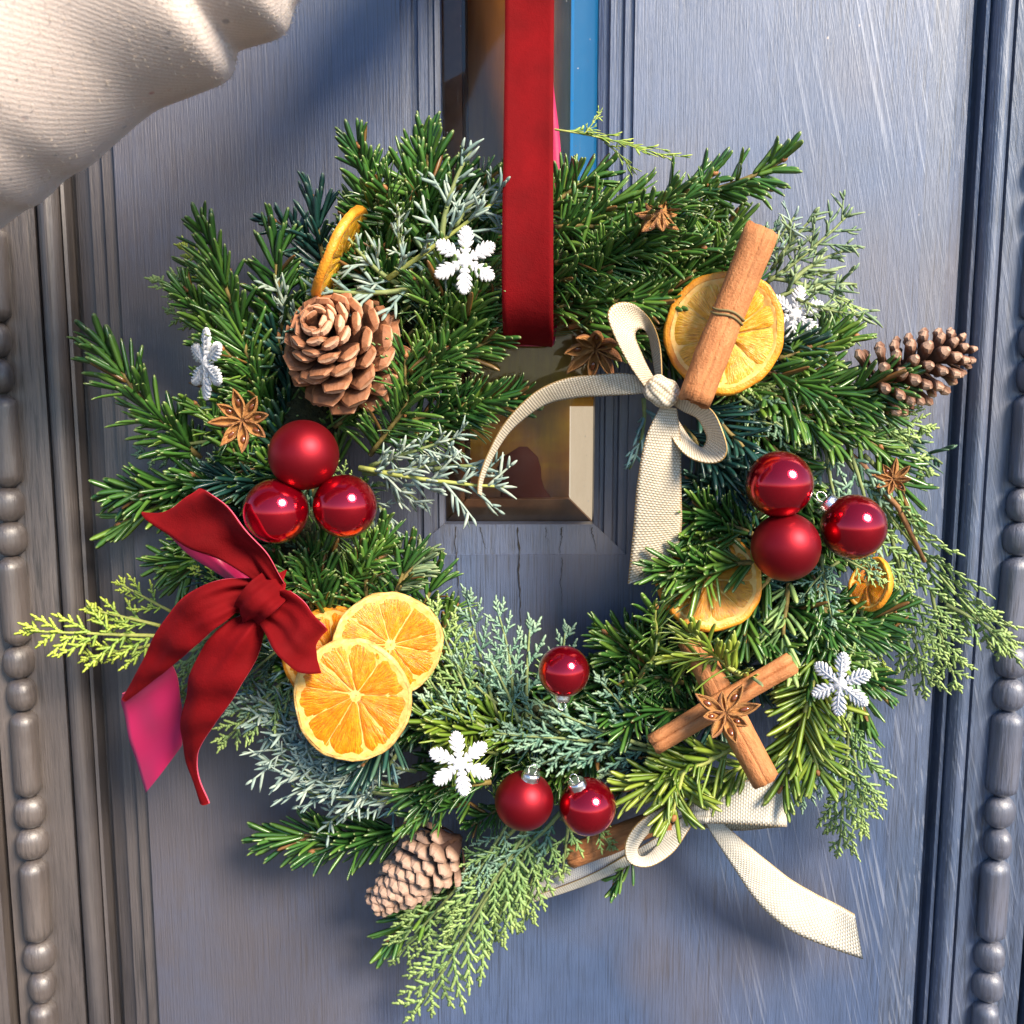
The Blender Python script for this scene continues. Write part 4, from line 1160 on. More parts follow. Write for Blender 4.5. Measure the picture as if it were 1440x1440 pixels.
knot('knot_core', 369, 842, .076, size(24, .09), size(20, .09), M_VELVET, bow, -35)

# cream and gold bow on the upper right
bow2 = thing('cream_bow', 'cream and gold woven bow with a long curling tail beside the big cinnamon stick', 'bow', Matrix.Identity(4))
ribbon('loop', [(912, 552, .082), (884, 512, .092), (861, 466, .100), (855, 440, .101), (868, 426, .097), (892, 428, .090), (916, 452, .080), (928, 486, .074), (931, 532, .076)],
       [(926, 542, .080), (911, 516, .084), (899, 490, .087), (893, 473, .087), (896, 464, .084), (904, 463, .078), (912, 474, .070), (917, 500, .064), (922, 530, .068)], BAND, bow2, 64, 8, 0.03, .0006, 0, seed=1)
ribbon('loop', [(938, 556, .080), (968, 560, .086), (1000, 576, .093), (1016, 606, .098), (1022, 636, .099), (1006, 651, .097), (972, 645, .090), (946, 618, .082), (930, 572, .078)],
       [(944, 568, .078), (962, 579, .080), (980, 588, .082), (990, 604, .083), (994, 617, .083), (987, 629, .081), (972, 618, .076), (958, 598, .072), (942, 572, .072)], BAND, bow2, 64, 8, 0.03, .0006, 0, seed=2)
ribbon('tail', [(914, 534, .080), (880, 525, .080), (838, 527, .078), (796, 532, .076), (752, 552, .074), (712, 592, .072), (688, 634, .071), (674, 672, .072), (672, 694, .072)],
       [(918, 552, .080), (886, 555, .078), (848, 557, .074), (808, 560, .070), (766, 570, .067), (722, 602, .065), (695, 640, .065), (680, 674, .066), (677, 697, .066)], BAND, bow2, 60, 8, 0.02, .0006, 0, seed=3)
ribbon('tail', [(928, 572, .080), (908, 616, .082), (896, 680, .078), (890, 750, .070), (883, 821, .062)],
       [(952, 574, .080), (957, 620, .080), (958, 690, .074), (958, 745, .066), (946, 792, .058)], BAND, bow2, 50, 10, 0.05, .0006, 0.01, seed=4)
knot('knot', 931, 551, .084, size(25, .085), size(19, .085), M_CREAM_BAND, bow2, -38, .02)

# ivory bow at the bottom
bow3 = thing('ivory_bow', 'ivory woven bow with a sheer middle tied under the bottom of the wreath', 'bow', Matrix.Identity(4))
ribbon('loop', [(985, 1122, .052), (940, 1132, .058), (900, 1155, .064), (880, 1185, .066), (884, 1212, .064), (912, 1219, .058), (945, 1200, .052), (968, 1168, .048), (986, 1140, .046)],
       [(985, 1140, .050), (950, 1148, .053), (918, 1166, .055), (898, 1190, .056), (899, 1203, .055), (910, 1202, .050), (928, 1184, .044), (952, 1158, .042), (982, 1132, .042)], IV, bow3, 60, 8, 0.02, .0006, 0, seed=1)
ribbon('loop', [(972, 1114, .052), (1010, 1103, .058), (1060, 1096, .062), (1098, 1098, .060), (1110, 1104, .052), (1090, 1104, .044), (1040, 1110, .040), (985, 1128, .042)],
       [(982, 1158, .052), (1012, 1158, .058), (1056, 1160, .062), (1092, 1162, .060), (1106, 1163, .052), (1086, 1164, .044), (1040, 1168, .040), (990, 1164, .042)], IV, bow3, 56, 8, 0.02, .0006, 0, seed=2)
ribbon('tail', [(988, 1150, .046), (1004, 1178, .044), (1030, 1218, .040), (1066, 1270, .034), (1110, 1308, .030), (1160, 1330, .030), (1214, 1349, .034)],
       [(1014, 1154, .046), (1042, 1180, .043), (1076, 1208, .038), (1112, 1236, .032), (1146, 1256, .028), (1174, 1270, .028), (1202, 1285, .032)], IV, bow3, 56, 10, 0.04, .0006, 0.015, seed=3)
ribbon('tail', [(960, 1148, .046), (925, 1176, .046), (878, 1204, .042), (830, 1230, .036), (780, 1250, .030), (733, 1266, .026)],
       [(968, 1160, .044), (930, 1192, .042), (884, 1217, .038), (836, 1240, .033), (786, 1258, .029), (735, 1273, .025)], IV, bow3, 50, 6, 0.02, .0006, 0, seed=4)
ribbon('sheer_middle', [(905, 1172, .036), (870, 1184, .034), (830, 1200, .030), (790, 1212, .028), (750, 1240, .024)],
       [(905, 1190, .037), (876, 1204, .036), (830, 1229, .034), (780, 1249, .029), (734, 1267, .025)], [M_SHEER, M_SHEER, M_SHEER], bow3, 40, 6, 0.02, .0003, 0, seed=5)
knot('knot', 984, 1138, .050, size(16, .05), size(20, .05), M_IVORY_BAND, bow3, 0, .02)

# ------------------------------------------------------------------ baubles
def bauble_mat(name, gloss):
    k = NT(name, 0.045 if gloss else 0.46, (0.46, 0.003, 0.018) if gloss else (0.27, 0.004, 0.012))
    k.set(Metallic=0.85 if gloss else 0.80, Coat_Weight=0.6 if gloss else 0.15, Coat_Roughness=0.02 if gloss else 0.42)
    n = k.noise(k.obj(), 110, 2)
    if gloss:
        k.bump(n, 0.06, 0.0006)
    else:
        k.bump(k.noise(k.obj(), 3000, 1), 0.06, 0.0002)
    return k.m
M_BGLOSS = bauble_mat('glossy_red_glass', True)
M_BMATT = bauble_mat('satin_red_glass', False)
k = NT('silver_tin', 0.22, (0.82, 0.80, 0.78)); k.set(Metallic=1.0)
k.bump(k.noise(k.obj(), 500, 2), 0.2, 0.0004)
M_TIN = k.m

def ball_mesh(mt, r=1.0):
    mb = MB()
    n, m = 40, 24
    rings = []
    for i in range(1, m):
        t = math.pi * i / m
        rings.append([(math.sin(t) * math.cos(2 * math.pi * j / n), math.sin(t) * math.sin(2 * math.pi * j / n), -math.cos(t)) for j in range(n)])
    base = mb.loft(rings, True, False)
    s, e = mb.vert((0, 0, -1)), mb.vert((0, 0, 1))
    for j in range(n):
        mb.face((s, base[0][(j + 1) % n], base[0][j]))
        mb.face((e, base[-1][j], base[-1][(j + 1) % n]))
    return mb.mesh('glass_ball', [mt])
BALL_G, BALL_M = ball_mesh(M_BGLOSS), ball_mesh(M_BMATT)
mb = MB()
rings = []
for z, r, wv in ((.86, .37, .03), (.90, .345, .02), (.95, .325, .0), (1.06, .315, 0), (1.14, .30, 0), (1.19, .26, 0), (1.20, .18, 0)):
    rings.append([((r + wv * math.cos(9 * 2 * math.pi * j / 36)) * math.cos(2 * math.pi * j / 36), (r + wv * math.cos(9 * 2 * math.pi * j / 36)) * math.sin(2 * math.pi * j / 36), z) for j in range(36)])
mb.loft(rings)
CAP = mb.mesh('cap', [M_TIN])
mb = MB()
pts = []
for i in range(17):
    a = math.radians(-60 + 300 * i / 16)
    pts.append((.13 * math.cos(a + math.pi / 2 + math.pi / 3 - math.radians(30)), 0, 1.31 + .17 * math.sin(a - math.radians(30) + math.pi / 2 - math.pi / 2 + math.pi / 3)))
pts = [(.14 * math.cos(math.radians(-90 + 360 * i / 20)), 0, 1.32 + .17 * math.sin(math.radians(-90 + 360 * i / 20))) for i in range(21)]
mb.tube(pts, .018, 6)
LOOP = mb.mesh('hanging_loop', [M_TIN])

def bauble(px, py, rpx, d, gloss, capdir, label, group=None):
    r = size(rpx, d)
    m = frame_z(at(px, py, d), capdir) @ Matrix.Diagonal((r, r, r, 1))
    t = thing('bauble', label, 'bauble', m, group)
    link('glass_ball', BALL_G if gloss else BALL_M, t, Matrix.Identity(4))
    link('cap', CAP, t, Matrix.Identity(4))
    link('hanging_loop', LOOP, t, Matrix.Identity(4))
    return t
GB_ = 'red baubles wired into the wreath'
bauble(427, 640, 49, .082, False, (.1, .95, .25), 'satin red bauble topping the cluster of three under the round pine cone', GB_)
bauble(388, 719, 46, .086, True, (.3, .95, .1), 'glossy red bauble nearest the velvet bow', GB_)
bauble(485, 712, 45, .084, True, (-.35, .9, .2), 'glossy red bauble beside the silver juniper reaching into the ring', GB_)
bauble(1096, 681, 47, .088, True, (.45, .85, -.45), 'glossy red bauble uppermost in the trio under the fir and pine cone', GB_)
bauble(1200, 741, 46, .080, True, (-.72, .25, .70), 'glossy red bauble with a tin cap above the folded orange slice', GB_)
bauble(1105, 769, 48.5, .088, False, (.35, .80, .45), 'satin red bauble hanging over the half hidden orange slice', GB_)
bauble(793, 944, 37, .085, True, (-.06, -.25, -.97), 'small glossy red bauble upside down at the inner edge of the ring', GB_)
bauble(737, 1126, 43, .078, False, (.22, -.22, .95), 'satin red bauble beside a snowflake at the bottom of the wreath', GB_)
bauble(826, 1134, 42, .078, True, (-.38, -.25, .90), 'glossy red bauble next to the ivory bow at the bottom', GB_)

# ------------------------------------------------------------------ dried orange slices
def flesh_material(name, a, b_, c_):
    k = NT(name, 0.32)
    uv = k.uv()
    n1 = k.noise(k.mapping(uv, (26, 5, 1)), 1.0, 4, .62)
    n2 = k.noise(k.obj(), 260, 3)
    s = k.math('ADD', k.math('MULTIPLY', n1, .7), k.math('MULTIPLY', n2, .3))
    col = k.ramp(s, [(0.32, a), (0.5, b_), (0.68, c_)])
    k.set(Base_Color=col, Subsurface_Weight=0.45, Subsurface_Radius=(0.008, 0.002, 0.0005), Subsurface_Scale=0.5, Coat_Weight=0.12, Coat_Roughness=0.35)
    k.bump(k.math('ADD', n1, k.math('MULTIPLY', n2, .5)), 0.7, 0.0012)
    return k.m
M_FLESH = flesh_material('dried_orange_flesh', (0.48, 0.095, 0.002), (0.84, 0.25, 0.003), (0.94, 0.42, 0.014))
M_FLESH_Y = flesh_material('dried_yellow_flesh', (0.42, 0.18, 0.02), (0.82, 0.40, 0.015), (0.90, 0.62, 0.18))
M_FLESH_D = flesh_material('dark_dried_flesh', (0.40, 0.13, 0.004), (0.68, 0.27, 0.005), (0.82, 0.42, 0.02))
k = NT('orange_peel', 0.45)
o = k.obj()
k.set(Base_Color=k.ramp(k.noise(o, 120, 3), [(0.3, (0.66, 0.20, 0.012)), (0.7, (0.86, 0.38, 0.03))]))
k.bump(k.vor(o, 900), 0.4, 0.0005)
M_PEEL = k.m
k = NT('dried_peel_rim', 0.7)
o = k.obj()
k.set(Base_Color=k.ramp(k.noise(o, 160, 3), [(0.25, (0.46, 0.20, 0.05)), (0.5, (0.78, 0.46, 0.13)), (0.75, (0.88, 0.62, 0.28))]))
k.bump(k.vor(o, 900), 0.4, 0.0005)
M_PEEL_PALE = k.m
k = NT('orange_pith', 0.6)
o = k.obj()
k.set(Base_Color=k.ramp(k.noise(o, 300, 3), [(0.3, (0.82, 0.40, 0.07)), (0.7, (0.90, 0.60, 0.20))]), Subsurface_Weight=0.15, Subsurface_Radius=(0.004, 0.002, 0.0008), Subsurface_Scale=0.5)
k.bump(k.noise(o, 800, 2), 0.3, 0.0004)
M_PITH = k.m

def orange_slice(px, py, rpx, d, nrm, label, flesh=M_FLESH, peel=M_PEEL, nseg=10, ecc=(0, 0), seed=0, warp=.05, fold=0.0, rot=0.0, rim=.07, thick=.13, squash=1.0):
    r = size(rpx, d)
    rg = random.Random(seed)
    t = thing('orange_slice', label, 'orange slice', frame_z(at(px, py, d), nrm) @ Matrix.Rotation(rot, 4, 'Z'), 'dried orange slices in the wreath')
    ph = [rg.uniform(0, 6.28) for _ in range(4)]
    def wz(x, y):
        q = (x * x + y * y) / (r * r)
        a = math.atan2(y, x)
        z = r * warp * q * (math.cos(2 * a + ph[0]) + .5 * math.cos(3 * a + ph[1]))
        if fold:
            z += fold * abs(y) ** 1.25 / r ** .25
        return z
    def R(a):
        return 1 + .022 * math.sin(2 * a + ph[2]) + .016 * math.sin(3 * a + ph[3]) + .010 * math.sin(5 * a + ph[0]) + .006 * math.sin(11 * a + ph[1])
    def P(rr, a, z):
        x, y = rr * r * math.cos(a) * R(a), rr * r * math.sin(a) * R(a) * squash
        return Vector((x, y, z * r + wz(x, y)))
    # peel ring
    mb = MB()
    N = 72
    prof = [(1 - rim, thick * .5), (1 - rim * .35, thick * .52), (1.0, thick * .42), (1.012, 0), (1.0, -thick * .42), (1 - rim * .35, -thick * .52), (1 - rim, -thick * .5)]
    rings = [[P(rr * (1 + rg.uniform(-.007, .007)), 2 * math.pi * i / N, z + rg.uniform(-.012, .012)) for rr, z in prof] for i in range(N)]
    rings.append(rings[0])
    mb.loft([list(reversed(q)) for q in rings], False, False)
    link('peel', mb.mesh('peel', [peel]), t)
    # pith: ring plus the thin membranes are one pale body, the flesh lies in its hollows
    mb = MB()
    cx, cy = ecc
    rr_ = [1 - rim * .98, .80, .5, .2, .02]
    rings = []
    for side in (1, -1):
        rs = []
        for rr, zz in ((1 - rim * .98, .50), (1 - rim - .03, .50), (.86 - rim * .4, .36), (.5, .30), (.1, .33), (.01, .38)):
            f_ = 1 - rr
            rs.append([P(rr, 2 * math.pi * i / N, side * thick * zz) + Vector((cx * r * f_, cy * r * f_, 0)) for i in range(N)])
        mb.loft(rs if side < 0 else [list(reversed(q)) for q in rs], True, False)
    link('pith', mb.mesh('pith', [M_PITH]), t)
    # flesh segments
    cuts = []
    a = rg.uniform(0, 6.28)
    ws = [rg.uniform(.6, 1.4) for _ in range(nseg)]
    tot = sum(ws)
    for w in ws:
        a2 = a + 2 * math.pi * w / tot
        cuts.append((a, a2))
        a = a2
    for (a0, a1) in cuts:
        mb = MB()
        gap = rg.uniform(.004, .014)
        nr, na = 7, 7
        ro = 1 - rim - .022 + rg.uniform(-.022, .006)
        hz = rg.uniform(.0, .06)
        grid = []
        for i in range(nr + 1):
            rr = lerp(.10, ro, i / nr)
            row = []
            g = min(gap / max(rr, .06), (a1 - a0) * .36)
            for j in range(na + 1):
                ua = j / na
                aa = lerp(a0 + g, a1 - g, ua)
                rr2 = rr * (1 - .05 * (2 * abs(ua - .5)) ** 3 * (i / nr) ** 3)
                rim_f = min(i / nr, 1 - i / nr) * 5.0
                side_f = min(ua, 1 - ua) * 5.5
                bul = min(1, rim_f + .15) * min(1, side_f + .05)
                z = thick * (.33 + (.15 + hz) * min(1, bul * 1.1)) + rg.uniform(-.016, .018)
                f_ = 1 - rr2
                row.append((P(rr2, aa, z) + Vector((cx * r * f_, cy * r * f_, 0)), (aa, rr2)))
            grid.append(row)
        ids = [[mb.vert(p, 0, 0, uv) for p, uv in row] for row in grid]
        for i in range(nr):
            for j in range(na):
                mb.face((ids[i][j], ids[i + 1][j], ids[i + 1][j + 1], ids[i][j + 1]))
        link('segment', mb.mesh('segment', [flesh]), t)
    return t
orange_slice(495, 985, 87, .078, (-.05, -1, .08), 'dried orange slice lying foremost of three below the velvet bow', M_FLESH, M_PEEL_PALE, 9, (.08, .10), 1, .06, rot=0, rim=.045)
orange_slice(545, 908, 77, .068, (.10, -1, .12), 'dried orange slice in the middle of three with its upper half showing', M_FLESH, M_PEEL_PALE, 10, (.06, .02), 2, .07, rim=.045)
orange_slice(470, 926, 75, .058, (-.15, -1, .1), 'dried orange slice rearmost of three and mostly covered by the velvet bow', M_FLESH, M_PEEL, 10, (0, 0), 3, .06, rim=.07)
orange_slice(477, 358, 68, .062, (.88, -.02, -.47), 'dried orange slice standing edge on above the round pine cone', M_FLESH_Y, M_PEEL, 9, (0, 0), 4, .02, rim=.10, thick=.17)
orange_slice(1018, 468, 82, .070, (-.20, -1, .10), 'pale yellow dried orange slice behind the big cinnamon stick', M_FLESH_Y, M_PEEL, 9, (.05, -.05), 5, .04, rim=.11, thick=.22)
orange_slice(995, 816, 74, .060, (-.05, -.85, .42), 'dark dried orange slice half hidden by fir under the satin bauble', M_FLESH_D, M_PEEL, 9, (0, 0), 6, .05, rim=.10, thick=.22)
orange_slice(1226, 822, 40, .056, (-.72, -.66, .22), 'small folded orange slice under the bauble with the tin cap', M_FLESH, M_PEEL, 6, (0, .1), 7, .10, fold=.10, rot=1.2, rim=.11, thick=.32, squash=.74)

# ------------------------------------------------------------------ snowflakes
k = NT('white_glitter_plastic', 0.42, (0.86, 0.86, 0.88))
k.set(Subsurface_Weight=0.1, Subsurface_Radius=(.003, .003, .003), Subsurface_Scale=0.3)
k.bump(k.noise(k.obj(), 1.0 / .03 * 1.2, 4), 0.35, 0.03)
M_SNOW = k.m
mb = MB()
def ridge(mb, p, d, l, w, h):
    """A pointed leaf-like bar with a ridge along its top."""
    p, d = Vector(p), Vector(d).normalized()
    s_ = Vector((-d.y, d.x, 0))
    rings = []
    for t, ww in ((0, .6), (.3, 1.0), (.6, .95), (.85, .62), (1.0, .12)):
        c = p + d * l * t
        rings.append([c + s_ * w * ww - Vector((0, 0, h * .6)), c + s_ * w * ww * .95, c + Vector((0, 0, h * (.35 + .65 * ww))), c - s_ * w * ww * .95, c - s_ * w * ww - Vector((0, 0, h * .6))])
    mb.loft(rings)
ridge(mb, (0.05, 0, 0), (1, 0, 0), .95, .066, .085)
for t, l, a in ((.22, .20, 50), (.36, .31, 48), (.50, .34, 46), (.64, .29, 44), (.77, .21, 42), (.88, .12, 40)):
    for s_ in (1, -1):
        ridge(mb, (t, 0, 0), (math.cos(math.radians(a)), s_ * math.sin(math.radians(a)), 0), l, .058, .072)
ARM = mb.mesh('snowflake_arm', [M_SNOW], True)
mb = MB()
rings = []
for r, z in ((.24, -.05), (.25, .03), (.15, .085), (.04, .10)):
    rings.append([(r * (1 + .22 * math.cos(6 * 2 * math.pi * j / 36)) * math.cos(2 * math.pi * j / 36), r * (1 + .22 * math.cos(6 * 2 * math.pi * j / 36)) * math.sin(2 * math.pi * j / 36), z) for j in range(36)])
mb.loft(rings)
HUB = mb.mesh('snowflake_hub', [M_SNOW], True)
def snowflake(px, py, rpx, d, nrm, rot, label):
    r = size(rpx, d)
    t = thing('snowflake', label, 'snowflake', frame_z(at(px, py, d), nrm) @ Matrix.Rotation(math.radians(rot), 4, 'Z') @ Matrix.Diagonal((r, r, r, 1)), 'white snowflakes in the wreath')
    link('hub', HUB, t, Matrix.Identity(4))
    for i in range(6):
        link('arm', ARM, t, Matrix.Rotation(i * math.pi / 3, 4, 'Z'))
snowflake(654, 366, 47, .078, (.05, -1, .08), 88, 'white snowflake facing out beside the hanging velvet band')
snowflake(290, 512, 50, .066, (-.74, -.66, .05), 88, 'white snowflake turned nearly edge on above the spread star anise')
snowflake(647, 1074, 49, .088, (0, -1, .1), 98, 'white snowflake facing out between the orange slices and the bottom baubles')
snowflake(1182, 962, 47, .084, (-.58, -.80, .15), 84, 'white snowflake turned aside where the cypress droops')
snowflake(1118, 442, 40, .050, (-.25, -.95, .1), 80, 'white snowflake half buried in feathery juniper behind the big orange slice')

# ------------------------------------------------------------------ star anise
def anise_mats(name, a, b_):
    k = NT(name, 0.6)
    o = k.obj()
    k.set(Base_Color=k.ramp(k.noise(o, 3.0, 5, .65), [(0.3, a), (0.7, b_)]))
    k.bump(k.noise(k.mapping(o, (3, 14, 14)), 2.0, 4), 0.5, 0.05)
    return k.m
M_ANISE = anise_mats('star_anise_husk', (0.16, 0.055, 0.020), (0.36, 0.15, 0.055))
M_ANISE_IN = anise_mats('star_anise_inner_husk', (0.33, 0.13, 0.035), (0.52, 0.25, 0.075))
k = NT('anise_seed', 0.12, (0.16, 0.045, 0.012)); k.set(Coat_Weight=0.8)
M_SEED = k.m
def carpel_mesh(open_, seed):
    rg = random.Random(seed)
    mb = MB()
    n = 12
    rings = []
    for i in range(n + 1):
        t = i / n
        x = lerp(.05, 1.0, t)
        w = .175 * (math.sin(math.pi * min(1, .12 + t * .88)) ** .8) + .004
        dp = .26 * (math.sin(math.pi * min(1, .20 + t * .78)) ** .8) + .004
        top = .06 + .10 * t ** 3 * 1.0
        o_ = open_ * (math.sin(math.pi * t) ** .9)
        lip = w * (.30 + .70 * o_)
        wall = .028
        rings.append([(x, lip, top), (x, w, top - dp * .45), (x, w * .55, top - dp * .9), (x, 0, top - dp), (x, -w * .55, top - dp * .9), (x, -w, top - dp * .45), (x, -lip, top),
                      (x, -max(lip - wall, .001), top - .006), (x, -max(w - wall * 1.4, .001) * .85, top - dp * .45), (x, 0, top - dp * .62), (x, max(w - wall * 1.4, .001) * .85, top - dp * .45), (x, max(lip - wall, .001), top - .006)])
    mb.loft([list(reversed(r)) for r in rings], True, True, 0, 0, None, None, [1, 1, 1, 1, 1, 0, 0, 0, 0, 0, 0, 0] if False else None)
    me = mb.mesh('carpel', [M_ANISE, M_ANISE_IN])
    # inner skin is paler
    mi = []
    for q in range(n):
        for j in range(12):
            jj = 11 - j
            mi.append(1 if 6 <= (11 - ((j + 1) % 12)) <= 11 or jj in (6, 7, 8, 9, 10, 11) else 0)
    mi += [0, 0]
    me.polygons.foreach_set('material_index', mi[:len(me.polygons)])
    return me
CARPELS = [carpel_mesh(o_, s) for s, o_ in enumerate((.95, .75, .45, .12))]
mb = MB()
rings = []
for i in range(9):
    t = math.pi * i / 8
    rings.append([(.13 * -math.cos(t), .075 * max(.05, math.sin(t)) * math.cos(2 * math.pi * j / 10), .05 * max(.05, math.sin(t)) * math.sin(2 * math.pi * j / 10)) for j in range(10)])
mb.loft(rings)
SEED = mb.mesh('seed', [M_SEED])
mb = MB(); mb.tube([(0, 0, -.16), (0, 0, 0), (0, 0, .04)], [.05, .075, .03], 8)
COLM = mb.mesh('core', [M_ANISE])
def anise(px, py, rpx, d, nrm, rot, label, opens=(0, 1, 0, 1, 2, 0, 1, 0), lens=None, seed=0, up=8):
    r = size(rpx, d)
    rg = random.Random(seed)
    t = thing('star_anise', label, 'star anise', frame_z(at(px, py, d), nrm) @ Matrix.Rotation(math.radians(rot), 4, 'Z') @ Matrix.Diagonal((r, r, r, 1)), 'star anise pods in the wreath')
    link('core', COLM, t, Matrix.Identity(4))
    n = len(opens)
    for i, o_ in enumerate(opens):
        L = (lens[i] if lens else rg.uniform(.85, 1.05))
        m = Matrix.Rotation(2 * math.pi * i / n + rg.uniform(-.06, .06), 4, 'Z') @ Matrix.Rotation(math.radians(-up + rg.uniform(-5, 5)), 4, 'Y') @ Matrix.Diagonal((L, (.85 + .15 * L) * 8 / max(n, 7), 1, 1))
        c = link('carpel', CARPELS[o_], t, m)
        if o_ < 2:
            link('seed', SEED, c, Matrix.Translation((.55, 0, -.02)))
anise(341, 591, 47, .080, (-.05, -1, .1), 8, 'light brown star anise spread flat above the three baubles', seed=1)
anise(929, 298, 46, .088, (.15, -.80, .55), 20, 'small brown star anise tilted up on the fir at the top', (3, 3, 3, 3, 3, 3, 3), (.72, .8, .66, .75, .8, .6, .74), seed=2, up=-32)
anise(838, 490, 52, .058, (-.20, -.80, -.50), 40, 'dark star anise in shade behind the cream bow', (2, 1, 2, 0, 2, 1, 2, 3), seed=3, up=22)
anise(1020, 1003, 52, .098, (.02, -.80, .52), 12, 'star anise laid on the crossing of two cinnamon sticks', (0, 1, 3, 0, 1, 2, 0, 1), (1, .95, .6, 1.0, .75, .95, 1.0, .7), seed=4)
anise(1256, 674, 30, .058, (-.30, -.80, .35), 30, 'orange brown star anise tucked into the drooping cypress', (2, 3, 0, 2, 1, 2, 0, 3), seed=5, up=15)

# ------------------------------------------------------------------ cinnamon sticks
k = NT('cinnamon_bark', 0.75)
o = k.obj()
n1 = k.noise(k.mapping(o, (120, 420, 420)), 1.0, 5, .65)
n2 = k.noise(k.mapping(o, (30, 60, 60)), 1.0, 2)
k.set(Base_Color=k.mix(k.ramp(n1, [(0.25, (0.34, 0.115, 0.032)), (0.6, (0.50, 0.20, 0.070)), (0.8, (0.60, 0.29, 0.13))]), k.ramp(n2, [(0.3, 0.35), (0.7, 0.65)]), 0.4, 'OVERLAY'))
k.bump(k.math('ADD', n1, k.math('MULTIPLY', k.noise(o, 900, 3), .5)), 0.9, 0.0010)
M_CINN = k.m
M_STRING = simple('brown_twine', (0.20, 0.15, 0.06), 0.7)
def cinnamon(A, B, rpx, label, seed=0, flat=.8, band=None, gap=.35, roll=0):
    a, b_ = at(*A), at(*B)
    d = (A[2] + B[2]) / 2
    r = size(rpx, d)
    L = (b_ - a).length
    rg = random.Random(seed)
    t = thing('cinnamon_stick', label, 'cinnamon stick', frame(a, b_ - a, (0, -1, 0)), 'cinnamon sticks in the wreath')
    # double scroll: one sheet rolled in from both sides
    mid = []
    for i in range(41):
        s = -1 + 2 * i / 40
        sg = 1 if s > 0 else -1
        q = abs(s)
        # outer wall from the back round to the front seam, then curled inwards
        if q < .62:
            ang = -math.pi / 2 + sg * (q / .62) * (math.pi - gap)
            mid.append((math.cos(ang), math.sin(ang)))
        else:
            z = (q - .62) / .38
            c = (sg * .46, .36)
            a0 = math.atan2(math.sin(-math.pi / 2 + sg * (math.pi - gap)) - c[1], math.cos(-math.pi / 2 + sg * (math.pi - gap)) - c[0])
            rad = math.hypot(math.sin(-math.pi / 2 + sg * (math.pi - gap)) - c[1], math.cos(-math.pi / 2 + sg * (math.pi - gap)) - c[0])
            ang = a0 - sg * z * -4.0 * -1 if False else a0 + (-sg) * -z * 4.2
            rr = rad * (1 - .45 * z)
            mid.append((c[0] + rr * math.cos(ang), c[1] + rr * math.sin(ang)))
    th = .11
    outer, inner = [], []
    for i, p in enumerate(mid):
        p0, p1 = Vector(mid[max(i - 1, 0)]), Vector(mid[min(i + 1, 40)])
        tt = (p1 - p0).normalized()
        nn = Vector((tt.y, -tt.x))
        outer.append(Vector(p) + nn * th * .5)
        inner.append(Vector(p) - nn * th * .5)
    loop = outer + list(reversed(inner))
    cr, sr = math.cos(roll), math.sin(roll)
    mb = MB()
    rings = []
    NL = 16
    for i in range(NL + 1):
        tt = i / NL
        x = L * tt
        sx = 1 + .03 * math.sin(tt * 9 + seed) + rg.uniform(-.022, .022)
        oy = .04 * math.sin(tt * 5 + seed)
        ring = []
        for q, p in enumerate(loop):
            y, z = p.x * cr - p.y * sr, p.x * sr + p.y * cr
            xx = x
            if i in (0, NL):
                kk = q if q < 41 else 81 - q
                xx += (.10 * math.sin(kk * .55 + seed) + .05 * math.sin(kk * 1.7)) * r * (1 if i else -1)
            ring.append(Vector((xx, (y * sx + oy) * r, z * sx * flat * r)))
        rings.append(ring)
    mb.loft(rings, True, True)
    link('rolled_bark', mb.mesh('rolled_bark', [M_CINN]), t)
    if band:
        for off in (-.0011, .0011):
            mb = MB()
            pts = [(L * band + off + .0006 * math.sin(j * .7), 1.04 * r * math.cos(2 * math.pi * j / 28), 1.04 * flat * r * math.sin(2 * math.pi * j / 28)) for j in range(29)]
            mb.tube(pts, .00065, 6, cap=False)
            link('twine', mb.mesh('twine', [M_STRING]), t)
    return t
cinnamon((1071, 322, .088), (976, 566, .094), 22, 'thick cinnamon stick tied across the pale orange slice', 1, .85, .50, .02)
cinnamon((972, 898, .066), (1076, 1098, .080), 20, 'cinnamon stick pointing down to the ivory bow under the crossing anise', 2, .85, None, .02)
cinnamon((1114, 932, .078), (918, 1047, .082), 16, 'thinner cinnamon stick crossing over under the star anise', 3, .75, None, .35, .3)
cinnamon((800, 1205, .034), (940, 1150, .042), 18, 'cinnamon stick behind the ivory bow and the bottom baubles', 4, .8, None, .1)

# ------------------------------------------------------------------ pine cones
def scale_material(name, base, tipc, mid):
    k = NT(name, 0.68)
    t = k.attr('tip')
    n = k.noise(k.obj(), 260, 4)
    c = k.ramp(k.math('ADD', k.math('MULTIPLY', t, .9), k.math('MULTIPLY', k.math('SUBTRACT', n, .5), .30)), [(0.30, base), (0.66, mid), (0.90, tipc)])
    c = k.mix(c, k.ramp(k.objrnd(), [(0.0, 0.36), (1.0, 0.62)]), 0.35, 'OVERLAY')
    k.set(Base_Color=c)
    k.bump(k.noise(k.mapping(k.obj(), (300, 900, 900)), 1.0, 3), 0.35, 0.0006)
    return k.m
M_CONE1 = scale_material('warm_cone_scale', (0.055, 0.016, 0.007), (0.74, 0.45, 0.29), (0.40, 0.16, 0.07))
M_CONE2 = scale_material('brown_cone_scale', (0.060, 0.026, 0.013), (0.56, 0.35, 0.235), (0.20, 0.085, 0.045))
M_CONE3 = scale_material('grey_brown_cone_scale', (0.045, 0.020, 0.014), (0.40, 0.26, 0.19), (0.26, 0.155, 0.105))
M_CONE_CORE = simple('cone_core', (0.06, 0.025, 0.012), 0.9)

